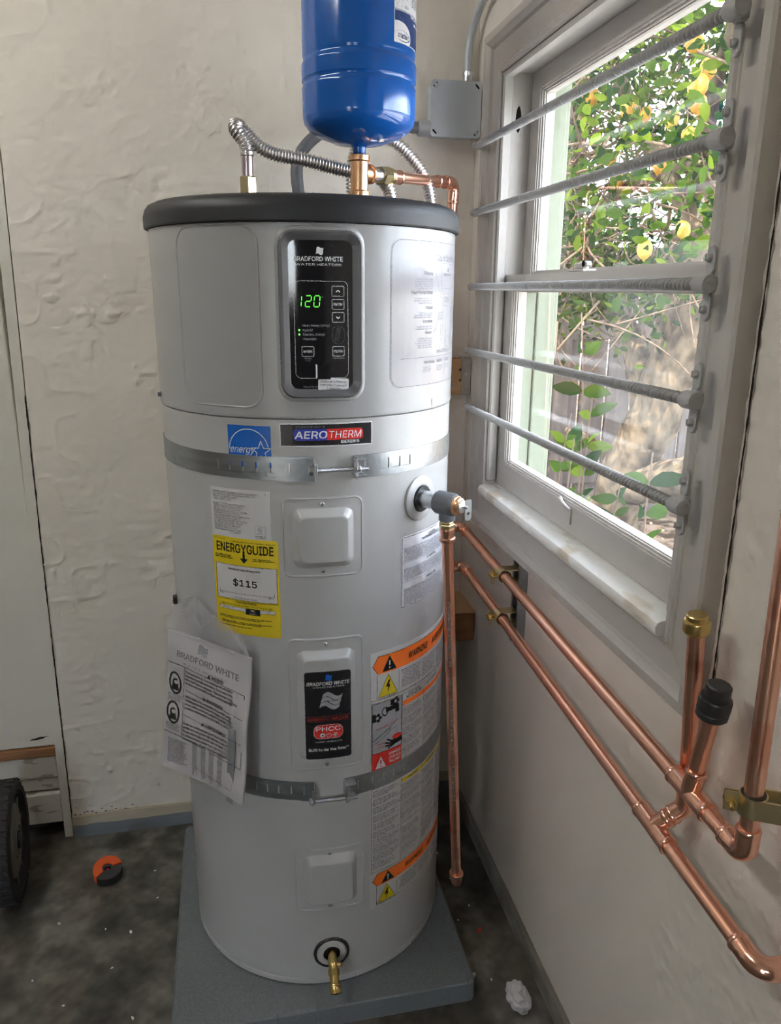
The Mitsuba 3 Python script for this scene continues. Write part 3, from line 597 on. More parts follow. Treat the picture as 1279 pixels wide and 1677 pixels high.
# yellow energy label
eg = H+'__energy_label'; egp, egz = -30.6, .967
def Eg(m, k, b): add(eg+k, wrap(m, egp, egz), b, False)
Eg(slab(Polygon(rrect(.1365, .192, .006)), 0, .0007), '', 'label_yellow')
d = .0010
Eg(cat([text('ENERGYGUIDE', .0165, 0, .0675, d, True, 'c', .118), line([(.0005, .071), (.0005, .053)], .0042, d), flat(Polygon([(-.0075, .057), (.0085, .057), (.0005, .0475)]), d), text('U.S. Government', .0022, -.063, .090, d), text('Federal law prohibits removal of this label before consumer purchase.', .0024, .063, .0875, d, False, 'r', .086),
        fine(-.063, -.02, .062, .051, .0028, d, seed=5), fine(.018, .062, .060, .052, .0030, d, seed=6)]), '__lettering', 'black_ink')
Eg(rect(-.0625, .0640, -.0265, .0425, .0010), '__price_field', 'paper_white'); d2 = .0013
Eg(cat([outline(.1265, .069, .0004, .0007, .0008, .008, d2), text('Estimated Yearly Energy Cost', .0038, 0, .0325, d2, True, 'c', .066), text('$115', .0125, 0, .002, d2, True, 'c', .050),
        line([(-.056, -.008), (-.056, -.0135), (.058, -.0135), (.058, -.008)], .0006, d2), text('$108', .0024, -.052, -.0175, d2, True, 'c'), text('$477', .0024, .052, -.0175, d2, True, 'c'), text('Cost Range of Similar Models', .0026, 0, -.0235, d2, False, 'c'), line([(-.02, -.0135), (-.02, -.011)], .0005, d2), line([(.02, -.0135), (.02, -.011)], .0005, d2)]), '__price_lettering', 'black_ink')
Eg(cat([text('First Hour Rating', .0040, 0, -.033, d, True, 'c'), text('(How much hot water you get in the first hour of use)', .0027, 0, -.0385, d, False, 'c', .106), line([(-.064, -.0285), (.064, -.0285)], .0006, d)]), '__rating_lettering', 'black_ink')
Eg(rect(-.058, .058, -.0485, -.0415, .0010), '__scale_field', 'paper_white')
Eg(cat([outline(.116, .007, .0002, .0005, 0, -.045, d2), rect(-.0005, .029, -.0535, -.041, d2), text('Very Small', .0022, -.044, -.046, d2, False, 'c'), text('Low', .0022, -.014, -.046, d2, False, 'c'), text('High', .0022, .044, -.046, d2, False, 'c'), line([(-.029, -.0485), (-.029, -.0415)], .0004, d2)]), '__scale', 'black_ink')
Eg(cat([text('MED', .0030, .0143, -.046, .0016, True, 'c'), text('69 gallons', .0024, .0143, -.0515, .0016, False, 'c')]), '__scale_lettering', 'white_ink')
Eg(cat([fine(-.060, .060, -.060, -.068, .0030, d, seed=7), fine(-.055, .058, -.070, -.076, .0030, d, seed=8), fine(-.061, .02, -.079, -.083, .0030, d, seed=9)]), '__small_print', 'black_ink')

# access covers
def cover(phi, z, w, h, iw, ih, key=H+'__access_cover', bump_=.0155):
    k = part(key); scene[k] = None
    m = loft([((w, h, .016), -.0008), ((w-.001, h-.001, .0155), .0016), ((w-.005, h-.005, .0135), .0022), ((w-.009, h-.009, .0115), .0010), ((iw+.030, ih+.030, .016), .0012), ((iw+.026, ih+.026, .015), .0026), ((iw+.006, ih+.006, .011), bump_*.88), ((iw+.002, ih+.002, .010), bump_*.98), ((iw-.004, ih-.004, .008), bump_)])
    scene[k] = ply(wrap(m, phi, z), 'heater_paint', smooth=42)
    for s in (1, -1): screw(phi-.2, z+s*(h/2-.0125), .0044, k+'__screw', d=.0012)
    return k
cover(-1.5, 1.0695, .149, .151, .082, .083)
c2 = cover(-1.3, .730, .148, .283, .083, .205)
cover(-.9, .324, .148, .154, .082, .096)
def Bk(m, k, b): add(c2+k, wrap(m, -1.05, .716), b, False)
o = .0157
Bk(slab(Polygon(rrect(.0840, .187, .005)), o, o+.0008), '__badge', 'badge_black')
o += .0011
Bk(cat([text('BRADFORD WHITE', .0070, 0, .0655, o, True, 'c', .077, shear=.18), text('WATER HEATERS', .0028, .001, .0600, o, False, 'c', .057)]), '__badge_lettering', 'white_ink')
Bk(flag(.011, .012, .0005, .075, o, True), '__badge_small_flag', 'label_blue')
Bk(flag(.036, .030, .0015, .017, o, True, .16, .25), '__badge_flag', 'label_grey'); Bk(text('SINCE 1881', .0028, .004, .0305, o+.0003, True, 'c', .017), '__badge_flag_lettering', 'black_ink')
Bk(cat([text('ENERGY SAVER', .0042, 0, -.0085, o, False, 'c', .074), line([(-.040, -.001), (.040, -.001)], .0004, o), line([(-.040, -.011), (.040, -.011)], .0004, o)]), '__badge_stripe', 'label_red')
Bk(flat(affinity.translate(Polygon(rrect(.054, .031, .012)), -.0005, -.034), o), '__badge_emblem', 'label_red')
Bk(cat([text('PHCC', .0095, -.0005, -.0325, o+.0003, True, 'c', .045), outline(.0535, .0305, .012, .0008, -.0005, -.034, o+.0003)]+[flat(affinity.translate(Point(0, 0).buffer(.0048).difference(Point(0, 0).buffer(.0040)), x, -.0415), o+.0003) for x in (-.011, .0005, .012)]+[flat(affinity.translate(Point(0, 0).buffer(.0048), -.011, -.0415), o+.0003), line([(-.002, -.042), (.0005, -.0395), (.003, -.042)], .0008, o+.0003), rect(.0098, .0142, -.0437, -.0393, o+.0003)]), '__badge_emblem_lettering', 'white_ink')
Bk(flat(affinity.translate(Polygon([(0, .003), (.002, 0), (0, -.0025), (-.002, 0)]), -.011, -.0415), o+.0006), '__badge_drop', 'black_ink')
Bk(cat([text('OFFICIAL WATER HEATER', .0028, 0, -.0575, o, False, 'c', .048), text('Built to be the Best\u2122', .0060, 0, -.076, o, True, 'c', .074)]), '__badge_slogan', 'white_ink')

# white caution label
wl = H+'__caution_label'; wp, wz = 48.5, .975
def Wl(m, k, b): add(wl+k, wrap(m, wp, wz), b, False)
Wl(slab(Polygon(rrect(.195, .148, .004)), 0, .0006), '', 'paper_white'); d = .0009
Wl(cat([outline(.191, .144, .003, .0009, 0, 0, d)]+[line([(-.094, y), (.094, y)], .0005, d) for y in (.020, -.020)]+[text(t, .0046, .0, y, d, True, 'c') for t, y in (('CAUTION', .061), ('WATER HEATER OUTLET', .0555), ('ATTENTION', .0125), ('PRECAUCION', -.0285))]), '__lettering', 'black_ink')
Wl(cat([fine(-.090, .090, y1, y0, .0036, d, seed=20+k) for k, (y1, y0) in enumerate(((.051, .022), (.009, -.018), (-.032, -.068)))]), '__small_print', 'grey_ink')

# the long warning label
wn = H+'__warning_label'; np_, nz = 52.0, 0.0
X0 = -Rr(36.0); X1 = .20
def Wn(m, k, b): add(wn+k, wrap(m, np_, nz), b, False)
Wn(slab(Polygon([(X0, .824), (X1, .824), (X1, .22), (X0-.002, .2185), (X0-.003, .308), (X0, .312)]), 0, .0007), '', 'paper_white'); d = .0010; d2 = .0013; d3 = .0016
def band(y0, y1):
    ym = (y0+y1)/2; return flat(Polygon([(X0+.004, ym), (X0+.016, y1), (X1, y1), (X1, y0), (X0+.016, y0)]), d)
def tri(x, y, w, h, d): return flat(Polygon([(x-w/2, y), (x+w/2, y), (x, y+h)]), d)
for y0, y1, hb in ((.776, .814, 0), (.274, .305, 1)):
    Wn(band(y0, y1), '__band', 'label_orange')
    hh = y1-y0
    Wn(cat([tri(X0+.043, y0+.003, .034, hh-.006, d2), text('WARNING', hh*.36, X0+.092, y0+hh*.32, d2, True, 'l', .066, shear=.15), text('AVERTISSEMENT', hh*.36, X0+.178, y0+hh*.32, d2, True, 'l', .11, shear=.15), line([(X0+.016, y0-.0005), (X0+.004, (y0+y1)/2), (X0+.016, y1+.0005), (X1, y1+.0005)], .0009, d2)]), '__band_lettering', 'black_ink')
    Wn(cat([rect(X0+.0415, X0+.0445, y0+hh*.38, y0+hh*.66, d3), rect(X0+.0415, X0+.0445, y0+hh*.20, y0+hh*.29, d3)]), '__band_mark', 'white_ink')
for yb, yt, ys in ((.722, .774, .724), (.226, .272, .228)):
    Wn(tri(X0+.040, yb+.003, .046, yt-yb-.005, d), '__bolt_triangle', 'label_yellow')
    h_ = yt-yb
    Wn(cat([line([(X0+.017, yb+.003), (X0+.040, yt-.002), (X0+.063, yb+.003), (X0+.017, yb+.003)], .0008, d2), flat(Polygon([(X0+.0405, yb+h_*.70), (X0+.034, yb+h_*.42), (X0+.040, yb+h_*.44), (X0+.038, yb+h_*.16), (X0+.046, yb+h_*.53), (X0+.0405, yb+h_*.50), (X0+.0455, yb+h_*.70)]), d2),
            line([(X0+.014, yt), (X0+.014, yb-.0005), (X1, yb-.0005)], .0008, d2), line([(X0+.067, yt), (X0+.067, yb+.004)], .0006, d2)]), '__bolt_mark', 'black_ink')
    Wn(cat([fine(X0+.074, X0+.134, yt-.003, yb+.006, .0042, d, seed=31, ctr=True), fine(X0+.140, X0+.20, yt-.003, yb+.006, .0042, d, seed=32), fine(X0+.206, X0+.29, yt-.003, yb+.006, .0042, d, seed=33)]), '__notice_print', 'grey_ink')
# picture of a tap over a hand, above the red danger field
P0, P1 = X0+.003, X0+.076
Wn(rect(P0, P1, .600, .712, d), '__picture', 'label_grey')
Wn(cat([line([(P0+.032, .692), (P0+.060, .694), (P0+.0605, .680)], .010, d2), flat(affinity.translate(affinity.scale(Point(0, 0).buffer(.010).difference(Point(0, 0).buffer(.0075)), .8, 1), P0+.030, .690), d2)]+
       [flat(affinity.translate(unary_union([Point(.0065*math.cos(a), .0065*math.sin(a)).buffer(.0037) for a in np.linspace(0, 6.28, 6)]).difference(Point(0, 0).buffer(.0035)), x, y), d2) for x, y in ((P0+.012, .680), (P0+.056, .705))]+
       [rect(P0, P0+.008, .672, .690, d2), rect(P0+.043, P0+.050, .699, .711, d2), line([(P0, .628), (P0+.06, .660)], .0012, d2), line([(P0+.006, .622), (P0+.055, .648)], .0008, d2), line([(P0, .712), (P1, .712), (P1, .600), (P0, .600), (P0, .712)], .0010, d2),
        flat(affinity.translate(unary_union([Polygon([(0, 0), (.030, .004), (.034, -.008), (.006, -.012)]), LineString([(.006, -.002), (-.006, .006)]).buffer(.0018), LineString([(.006, -.006), (-.010, -.001)]).buffer(.0018), LineString([(.006, -.009), (-.010, -.008)]).buffer(.0018), LineString([(.010, -.010), (-.004, -.014)]).buffer(.0018)]), P0+.042, .618), d2)]), '__picture_drawing', 'black_ink')
Wn(rect(P0+.055, P0+.064, .632, .680, d2), '__picture_water', 'pale_ink')
Wn(flat(affinity.translate(affinity.scale(Point(0, 0).buffer(.011), 1.1, .55), P0+.060, .625), d3), '__picture_splash', 'label_red')
Wn(cat([text('HOT  DANGER  CALIENTE', .0030, P0+.009, .652, d3, True, 'l', .055, rot=8), text('BURN HOT', .0028, P0+.012, .618, d3, True), text('CALIENTE', .0028, P0+.012, .611, d3, True)]), '__picture_lettering', 'label_red')
Wn(rect(P0, P1, .5585, .600, d), '__danger_field', 'label_red')
Wn(cat([flat(Polygon([(P0+.007, .5635), (P0+.033, .5635), (P0+.020, .591)]), d2)]+[text(t, .0062, P0+.056, y, d2, True, 'c', .030) for t, y in (('DANGER', .5865), ('DANGER', .577), ('PELIGRO', .5675))]), '__danger_lettering', 'white_ink')
Wn(cat([rect(P0+.0185, P0+.0215, .573, .583, d3), rect(P0+.0185, P0+.0215, .5665, .5695, d3)]), '__danger_mark', 'label_red')
C1, C2_, C3 = X0+.079, X0+.150, X0+.222
Wn(rect(C1, X1, .686, .697, d), '__heading_band', 'label_orange')
Wn(cat([line([(X0+.002, .7195), (X1, .7195)], .0008, d), line([(X0+.002, .312), (X0+.002, .714), (X1, .714)], .0008, d), line([(C1-.0015, .714), (C1-.0015, .312)], .0010, d), line([(C2_-.002, .714), (C2_-.002, .312)], .0008, d), line([(C3-.002, .714), (C3-.002, .312)], .0008, d), line([(X0, .312), (X1, .309)], .0008, d),
        text('HEAT PUMP', .0048, (C1+C2_)/2, .7065, d, True, 'c'), text('WATER HEATER', .0048, (C1+C2_)/2, .700, d, True, 'c'), text('AVERTISSEMENT', .0048, (C2_+C3)/2, .7035, d, True, 'c')]), '__rule', 'black_ink')
Wn(cat([rect(C1, C2_-.003, .505, .514, d), rect(C2_, X1, .505, .514, d)]), '__yellow_band', 'label_yellow'); Wn(cat([text('CAUTION', .005, (C1+C2_)/2, .5075, d2, True, 'c'), text('ATTENTION', .005, (C2_+C3)/2, .5075, d2, True, 'c')]), '__yellow_band_lettering', 'black_ink')
fp = []; k = 0
for x0, x1 in ((C1+.001, C2_-.005), (C2_+.001, C3-.005), (C3+.001, X1-.003)):
    for y1, y0 in ((.682, .56), (.556, .518), (.501, .40), (.394, .318)):
        k += 1; fp.append(fine(x0, x1, y1, y0, .0040, d, seed=100+k, par=5))
fp.append(fine(X0+.005, C1-.004, .554, .318, .0042, d, seed=99, par=4))
Wn(cat(fp), '__small_print', 'grey_ink')
Wn(cat([line([(X0+.006, y), (C1-.004, y)], .0005, d) for y in np.arange(.335, .54, .021)]), '__thin_rule', 'grey_ink')

# relief valve port and drain valve
tp = math.radians(39.5); td = np.array([math.sin(tp), -math.cos(tp), 0]); to = np.array([HX, HY, 1.117])+td*HR
add(H+'__port_collar', lathe([(.0, .004), (.026, .0045), (.029, .006), (.042, .004), (.0445, .0015), (.0445, -.012)], 40, td, to), 'heater_paint', 40)
add(H+'__port_gasket', lathe([(0, .0085), (.0245, .0085), (.0262, .006), (.0262, .002)], 32, td, to), 'black_plastic', 40)
dp = math.radians(-1.0); dd = np.array([math.sin(dp), -math.cos(dp), 0]); do = np.array([HX, HY, .135])+dd*HR
dv = H+'__drain_valve'
add(dv+'__collar', lathe([(.016, .003), (.019, .0055), (.030, .0045), (.0325, .002), (.0325, -.002)], 36, dd, do), 'heater_paint', 40)
add(dv+'__gasket', lathe([(.0325, .0030), (.0365, .0040), (.0385, .001), (.0385, -.003)], 36, dd, do), 'black_plastic', 40)
add(dv+'__socket', lathe([(0, .0012), (.019, .0012), (.0195, .003), (.0165, .006), (.0155, .002)], 30, dd, do), 'black_matte', 40)
v0 = do+dd*.0; v1 = do+dd*.030+np.array([0, 0, -.006]); v2 = v1+dd*.036+np.array([0, 0, -.024])
vd = (v2-v1)/np.linalg.norm(v2-v1)
add(dv, cat([tube(rounded_path([v0, v1, v2], .012), .0098, 20), rod(v1-vd*.006+vd*.012, v1+vd*.019, .0118, 6), lathe([(.0060, .0075), (.0060, .0125), (.0118, .0125), (.0124, .011), (.0124, .004), (.0115, .002), (.0124, 0), (.0115, -.002), (.0124, -.004), (.0115, -.006), (.009, -.007)], 24, vd, v2-vd*.004)]), 'brass', 35)
add(dv+'__bore', lathe([(0, .0072), (.0062, .0074)], 16, vd, v2-vd*.004), 'black_matte', False)
add(dv+'__stem', rod(v1+np.array([.008, 0, .002]), v1+np.array([.017, -.004, .004]), .0042, 10), 'brass', 30)

# ---------------------------------------------------------------- two earthquake straps around the heater
def strap(zc, gap0, gap1, slotsL, slotsR, label, zb, upper):
    S = say(num('strap'), label, 'strap', 'perforated steel straps around the water heater')
    w, th = .0420, .0011
    mid = (gap0+gap1+360)/2; half = Rr((360-(gap1-gap0))/2)
    g = sbox(-half, -w/2, half, w/2)
    holes = []
    for ph in slotsR: holes.append(affinity.translate(Polygon(rrect(.0032, .019, .0015)), Rr(ph-gap1)-half, .001))
    for ph in slotsL: holes.append(affinity.translate(Polygon(rrect(.0032, .019, .0015)), half-Rr(gap0-ph), .001))
    g = g.difference(unary_union(holes))
    m = slab(g, .0007, .0007+th); add(S+'__band', wrap_split(m, mid, zc), 'galvanised', True)
    for ph, sg in ((gap0, -1), (gap1, 1)):     # second layer and the ends bent outwards
        m = slab(sbox(-.066, -w/2-.0025, .0, w/2-.003) if sg < 0 else sbox(0, -w/2+.001, .052, w/2), .0021, .0032)
        if sg < 0 and not upper: m = slab(sbox(-.026, -w/2-.001, .0, w/2-.001), .0021, .0032)
        add(S+'__overlap', wrap_split(m, ph, zc), 'galvanised', True)
        tab = cat([box(-.0006 if sg < 0 else -.0006, .0012, -w/2+.002, w/2-.002, .002, .020, .0004), box(-.0045, .0045, -.011, .011, .0155, .0175, .0006)])
        add(S+'__tab', wrap(tab, ph, zc, sub=0), 'zinc', 30)
    for ph in [slotsL[-1], slotsR[0]]:          # the rib between the last slots
        add(S+'__rib', wrap(loft([((.0060, .022, .003), .0010), ((.0030, .019, .0015), .0042)]), ph, zc+.001), 'zinc', 40)
    # saddle, bolt and nut
    sd = Rr(gap1)
    sad = cat([box(0, .0012, -.015, .015, .002, .021, .0004), box(0, .022, -.015, -.0138, .002, .021, .0004), box(0, .022, .0138, .015, .002, .021, .0004)])
    add(S+'__saddle', wrap(sad, gap1-.6, zc+.002, sub=0), 'zinc', 30)
    x0, x1 = Rr(gap0), Rr(gap1)
    c = wrap(box(-.0005, .0005, -.0005, .0005, .0115, .0125), gap0, zb).vertices.mean(0); e = wrap(box(-.0005, .0005, -.0005, .0005, .0115, .0125), gap1, zb).vertices.mean(0)
    u = (e-c)/np.linalg.norm(e-c); p, s = resample([c-u*.004, e+u*.024], .0004)
    add(S+'__bolt', tube(p, .0036+.0005*np.sin(s/.0018*2*np.pi), 12), 'zinc', True)
    add(S+'__bolt_head', cat([rod(c-u*.010, c-u*.004, .0075, 6), lathe([(0, 0), (.0105, 0), (.0105, .0012), (0, .0012)], 20, u, c-u*.004)]), 'zinc', 30)
    add(S+'__nut', cat([rod(e+u*.0015, e+u*.009, .0072, 6), lathe([(0, 0), (.0100, 0), (.0100, .0012), (0, .0012)], 20, u, e+u*.0004)]), 'zinc', 30)
strap(1.198, -4.2, 9.5, [-39.2, -34.4, -29.2, -24.2, -19, -12.6], [13.6, 18.2, 23.0, 28.0, 33.0], 'galvanised strap around the heater just below the badge, its bolt in front', 1.196, True)
strap(.5405, -6.6, 5.2, [-29.5, -25, -20.5, -15.5, -10.5], [10.5, 16.5, 22.0, 27.0, 32.5], 'galvanised strap around the heater below the black badge, its long bolt in front', .523, False)

# ---------------------------------------------------------------- relief valve and its discharge pipe
tz = np.array([0, 0, 1.0])
rv = say('relief_valve', 'grey pressure relief valve with steel test lever, screwed into the side of the heater', 'relief valve')
add(rv+'__nipple', lathe([(0, 0), (.0165, 0), (.0165, .046), (0, .046)], 32, td, to), 'zinc', 30)
mid = to+td*.064
add(rv+'__body', cat([lathe([(.010, .040), (.0205, .041), (.0222, .044), (.0222, .072), (.0212, .080), (.018, .084), (0, .084)], 32, td, to), lathe([(.012, 0), (.0155, .0), (.0155, -.024), (.010, -.024)], 24, (0, 0, 1), mid-tz*.008)]), 'iron_grey', 35)
add(rv+'__cap', lathe([(.0182, .083), (.0182, .087), (.0165, .0885), (.0160, .093), (.013, .096), (0, .0965)], 32, td, to), 'bronze', 35)
add(rv+'__cap_disc', lathe([(.0125, .0962), (.0120, .0985), (.004, .101), (0, .1012)], 24, td, to), 'stainless', 35)
side = np.cross(td, tz)
lv = onto(slab(Polygon([(-.006, .012), (.006, .012), (.0075, .0), (.007, -.024), (.004, -.028), (-.004, -.028), (-.007, -.024), (-.0075, 0)]).difference(Point(0, -.015).buffer(.0035)), 0, .0016), to+td*.102-side*.012, (td*.35-side*.94)/1.0, (0, 0, 1), td)
add(rv+'__lever', cat([lv, rod(to+td*.096, to+td*.110, .0028, 8)]), 'zinc', 30)
dpA, dpB = mid+np.array([0, 0, -.032]), np.array([.462, 1.42, .180])
du = (dpB-dpA)/np.linalg.norm(dpB-dpA)
ds = say('discharge_pipe', 'upright copper discharge pipe leaning down from the relief valve to the floor', 'copper pipe')
PR = .0111
def cring(at, u, r=PR+.0034, k='copper_shiny'): return lathe([(PR, -.0035), (r-.0012, -.0035), (r, -.0015), (r, .0015), (r-.0012, .0035), (PR, .0035)], 28, u, at)
def hexfit(a, u, L, r): return rod(a, a+np.asarray(u)*L, r, 6)
add(ds+'__brass_neck', cat([lathe([(.0105, 0), (.0125, .001), (.0115, .003), (.0125, .005), (.0115, .007), (.0125, .009), (.0105, .012)], 24, du, dpA-du*.006), rod(dpA+du*.006, dpA+du*.016, .0155, 6)]), 'brass_pale', 30)
add(ds+'__adapter', cat([lathe([(.0105, .015), (.0140, .016), (.0150, .020), (.0135, .024), (.0132, .034), (.0158, .036), (.0158, .041), (.0140, .043), (.0111, .044)], 28, du, dpA)]), 'copper_shiny', 35)
add(ds+'__pipe', rod(dpA+du*.03, dpB, PR, 28), 'copper', 30)
ink = text('COPPER TUBE  3/4  TYPE L  MADE IN USA  ASTM B88  NSF 61', .0052, 0, -.0026, 0, True, 'l', .50)
iv = ink.vertices.copy(); fx_ = np.array([-.35, -.937, 0]); fx_ -= du*(fx_@du); fx_ /= np.linalg.norm(fx_); fy_ = np.cross(du, fx_)
def on_pipe(m, a, u, f, r):
    v = m.vertices; w = np.cross(u, f); an = v[:, 1]/r
    return tm(a+v[:, :1]*u+r*(np.cos(an)[:, None]*f+np.sin(an)[:, None]*w), m.faces)
add(ds+'__print', on_pipe(ink, dpA+du*.17, du, fx_, PR+.0002), 'grey_ink', False)
add(ds+'__elbow', cat([tube(rounded_path([dpB-du*.022, dpB+du*.008, dpB+du*.008+np.array([.010, .030, -.004])], .012), .0132, 24), cring(dpB-du*.020, du, .0162), cring(dpB+du*.006+np.array([.009, .028, -.004]), np.array([.3, .94, -.1]), .0162)]), 'copper_shiny', 35)

# ---------------------------------------------------------------- expansion tank on its tee, with the connections on the lid
EX, EY, ER = .2641, 1.58, .1058
et = say('expansion_tank', 'blue expansion tank standing above the water heater', 'expansion tank')
zr = 1.797
pf = [(.012, zr-.046), (.013, zr-.036), (.02, zr-.033), (.05, zr-.028), (.08, zr-.017), (.096, zr-.007), (.1035, zr+.003), (ER, zr+.014), (ER, zr+.058), (ER+.0006, zr+.061), (ER-.0008, zr+.064), (ER-.0022, zr+.068), (ER-.0012, zr+.0715), (ER+.0008, zr+.0735), (ER+.0008, zr+.098), (ER+.0002, zr+.101), (ER-.0020, zr+.105), (ER-.0028, zr+.108), (ER-.0022, zr+.112), (ER-.0012, zr+.116), (ER-.0012, zr+.26), (.1015, zr+.285), (.085, zr+.305), (.05, zr+.318), (0, zr+.322)]
add(et+'__shell', lathe(pf, 96, at=(EX, EY, 0)), 'tank_blue', 40)
p, s = resample([(EX, EY, zr-.052), (EX, EY, zr-.030)], .0005); add(et+'__neck', tube(p, .0118+.0008*np.sin(s/.0022*2*np.pi), 24), 'tank_blue', 50)
el = et+'__label'; lp, lz, lr = 63.0, zr+.122, ER-.0012
def El(m, k, b): add(el+k, wrap(m, lp, lz, R=lr, c=(EX, EY), sub=.01), b, False)
l0, l1 = -ER*math.radians(36), .13
El(slab(sbox(l0, 0, l1, .17), 0, .0005), '', 'paper_white'); d = .0008
el_w = affinity.translate(affinity.scale(Point(0, 0).buffer(1, 48), .036, .0225), l0+.010, .0115).intersection(sbox(l0+.0012, .0, l1, .2))
El(flat(sbox(l0+.0012, .0012, l1, .0495).difference(el_w), d), '__dark_field', 'navy'); El(rect(l0+.0012, l1, .0495, .0525, d), '__stripe', 'label_grey')
ovl = affinity.translate(affinity.rotate(affinity.scale(Point(0, 0).buffer(1, 32), .020, .0085), -4), l0+.022, .0115)
ring = ovl.difference(affinity.translate(affinity.scale(ovl, .95, .90), -.0006, .0004)).difference(sbox(l0, .000, l0+.012, .0125))
mm = cat([text('PROFLO', .0068, 0, 0, d, True, 'c', .026, rot=180), flat(affinity.translate(ring, -(l0+.022), -.0150), d)])
mm.apply_translation((l0+.022, .0150, 0)); El(mm, '__emblem', 'navy')
El(cat([text('Expansion Tank', .0050, l0+.070, .049, .0011, True, 'c', rot=180), text('Potable Water', .0045, l0+.078, .040, .0011, True, 'c', rot=180)]), '__lettering', 'white_ink')
El(cat([outline(.015, .021, .002, .0005, l0+.012, .066, d), line([(l0+.006, .058), (l0+.018, .074)], .0005, d), text('NSF', .0045, l0+.030, .060, d, True, 'c', rot=180), fine(l0+.024, l0+.036, .073, .068, .003, d, seed=41), fine(l0+.006, l0+.018, .0555, .053, .003, d, seed=42), fine(l0+.012, l0+.075, .092, .086, .0034, d, seed=43, ragged=.05), fine(l0+.05, l0+.11, .080, .062, .004, d, seed=44), fine(l0+.02, l0+.11, .12, .10, .004, d, seed=45)]), '__small_print', 'grey_ink')
tf = say('pipe_tee', 'upright bronze tee under the blue expansion tank', 'pipe fitting')
r0 = .0172
add(tf+'__body', cat([lathe([(.010, 1.672), (r0, 1.672), (r0+.0028, 1.674), (r0+.0028, 1.683), (r0, 1.685), (r0, 1.736), (r0+.0028, 1.738), (r0+.0028, 1.747), (r0, 1.749), (.010, 1.749)], 32, at=(EX, EY, 0)), lathe([(r0-.002, .0), (r0-.002, .028), (r0+.001, .029), (r0+.001, .035), (.010, .036)], 28, (.72, .69, .06), (EX, EY, 1.716))]), 'bronze', 35)
add(tf+'__nipple', cat([rod((EX, EY, 1.654), (EX, EY, 1.676), .0125, 24), rod((EX, EY, 1.655), (EX, EY, 1.664), .019, 6)]), 'brass_pale', 30)
su = np.array([.72, .69, .06]); su /= np.linalg.norm(su); s0 = np.array([EX, EY, 1.716])
cp0 = s0+su*.098; cp1 = np.array([.529, 1.838, 1.7385])
cpp = say('copper_pipe', 'copper pipe from the bronze tee, bending down behind the lid of the heater', 'copper pipe')
hu = (cp1-cp0)/np.linalg.norm(cp1-cp0)
add(tf+'__side_nipple', rod(s0+su*.03, s0+su*.075, .0118, 24), 'stainless', 30)
add(cpp+'__nut', cat([rod(s0+su*.068, s0+su*.094, .0185, 6), lathe([(.010, .0), (.0165, .001), (.0165, .012), (.011, .013)], 24, hu, s0+su*.094)]), 'brass_pale', 30)
pbot = np.array([.500, 1.862, .93])
pd_ = (pbot-cp1)/np.linalg.norm(pbot-cp1)
add(cpp+'__pipe', tube(rounded_path([cp0-hu*.01, cp1, pbot], .026, 10), PR, 28), 'copper', 35)
add(cpp+'__elbow', cat([tube(rounded_path([cp1-hu*.042, cp1, cp1+pd_*.042], .028, 10), PR+.0022, 28), cring(cp1-hu*.042, hu), cring(cp1+pd_*.042, pd_)]), 'copper_shiny', 35)
add(cpp+'__coupling', cat([rod(cp0+hu*.012, cp0+hu*.040, PR+.0022, 28), cring(cp0+hu*.013, hu), cring(cp0+hu*.040, hu)]), 'copper_shiny', 35)
add(cpp+'__ring', cring(cp1-hu*.075, hu, PR+.0026), 'copper_shiny', 35)

def flex(path, r, pitch, amp, step=.0006, n=22):
    p, s = resample(path, step); return tube(p, r+amp*np.sin(s/pitch*2*np.pi), n)
fc = say('flexible_connector', 'corrugated stainless steel connector looping up from the brass nut on the lid towards the tee', 'flexible connector')
NX, NY = .0535, 1.62
add(fc+'__nut', cat([lathe([(.009, 1.653), (.0145, 1.654), (.0150, 1.662), (.0135, 1.664), (.0150, 1.667), (.0135, 1.670), (.015, 1.673), (.012, 1.676)], 24, at=(NX, NY, 0)), rod((NX, NY, 1.676), (NX, NY, 1.708), .0170, 6)]), 'brass_pale', 30)
add(fc+'__nipple', rod((NX, NY, 1.700), (NX, NY, 1.756), .0112, 24), 'pink_zinc', 30)
fpth = spline([(NX, NY, 1.748), (NX-.006, NY-.004, 1.772), (NX-.018, NY+.002, 1.790), (NX-.016, NY+.020, 1.801), (NX+.003, NY+.032, 1.788), (NX+.025, NY+.034, 1.768), (.168, NY+.032, 1.7465), (.253, NY+.032, 1.730), (.312, NY+.03, 1.720), (.333, NY+.03, 1.703), (.341, NY+.03, 1.680), (.343, NY+.03, 1.655)], 160)
add(fc+'__hose', flex(fpth, .0124, .0062, .0017), 'stainless', 60)
add(fc+'__collar', rod((NX, NY, 1.744), (NX, NY-.0005, 1.756), .0135, 22), 'stainless', 30)
f2 = say('flexible_connector', None)
f2 = say('flexible_connector_001', 'corrugated metal hose arching from behind the blue tank down to the edge of the lid', 'flexible connector')
add('flexible_connector_001__hose', flex(spline([(.452, 1.755, 1.648), (.452, 1.755, 1.690), (.442, 1.755, 1.728), (.405, 1.750, 1.775), (.355, 1.745, 1.808), (.30, 1.735, 1.800), (.275, 1.725, 1.745), (.272, 1.72, 1.650)], 160), .0122, .0072, .0020), 'stainless', 60)
gc = say('grey_conduit', 'smooth grey electrical conduit curving up from the lid behind the blue tank', 'conduit')
add(gc+'__tube', tube(spline([(.168, 1.80, 1.645), (.166, 1.80, 1.712), (.168, 1.803, 1.768), (.204, 1.81, 1.815), (.28, 1.84, 1.853), (.37, 1.90, 1.872), (.44, 1.945, 1.872), (.475, 1.955, 1.872)], 80), .0132, 22), 'conduit_grey', 60)
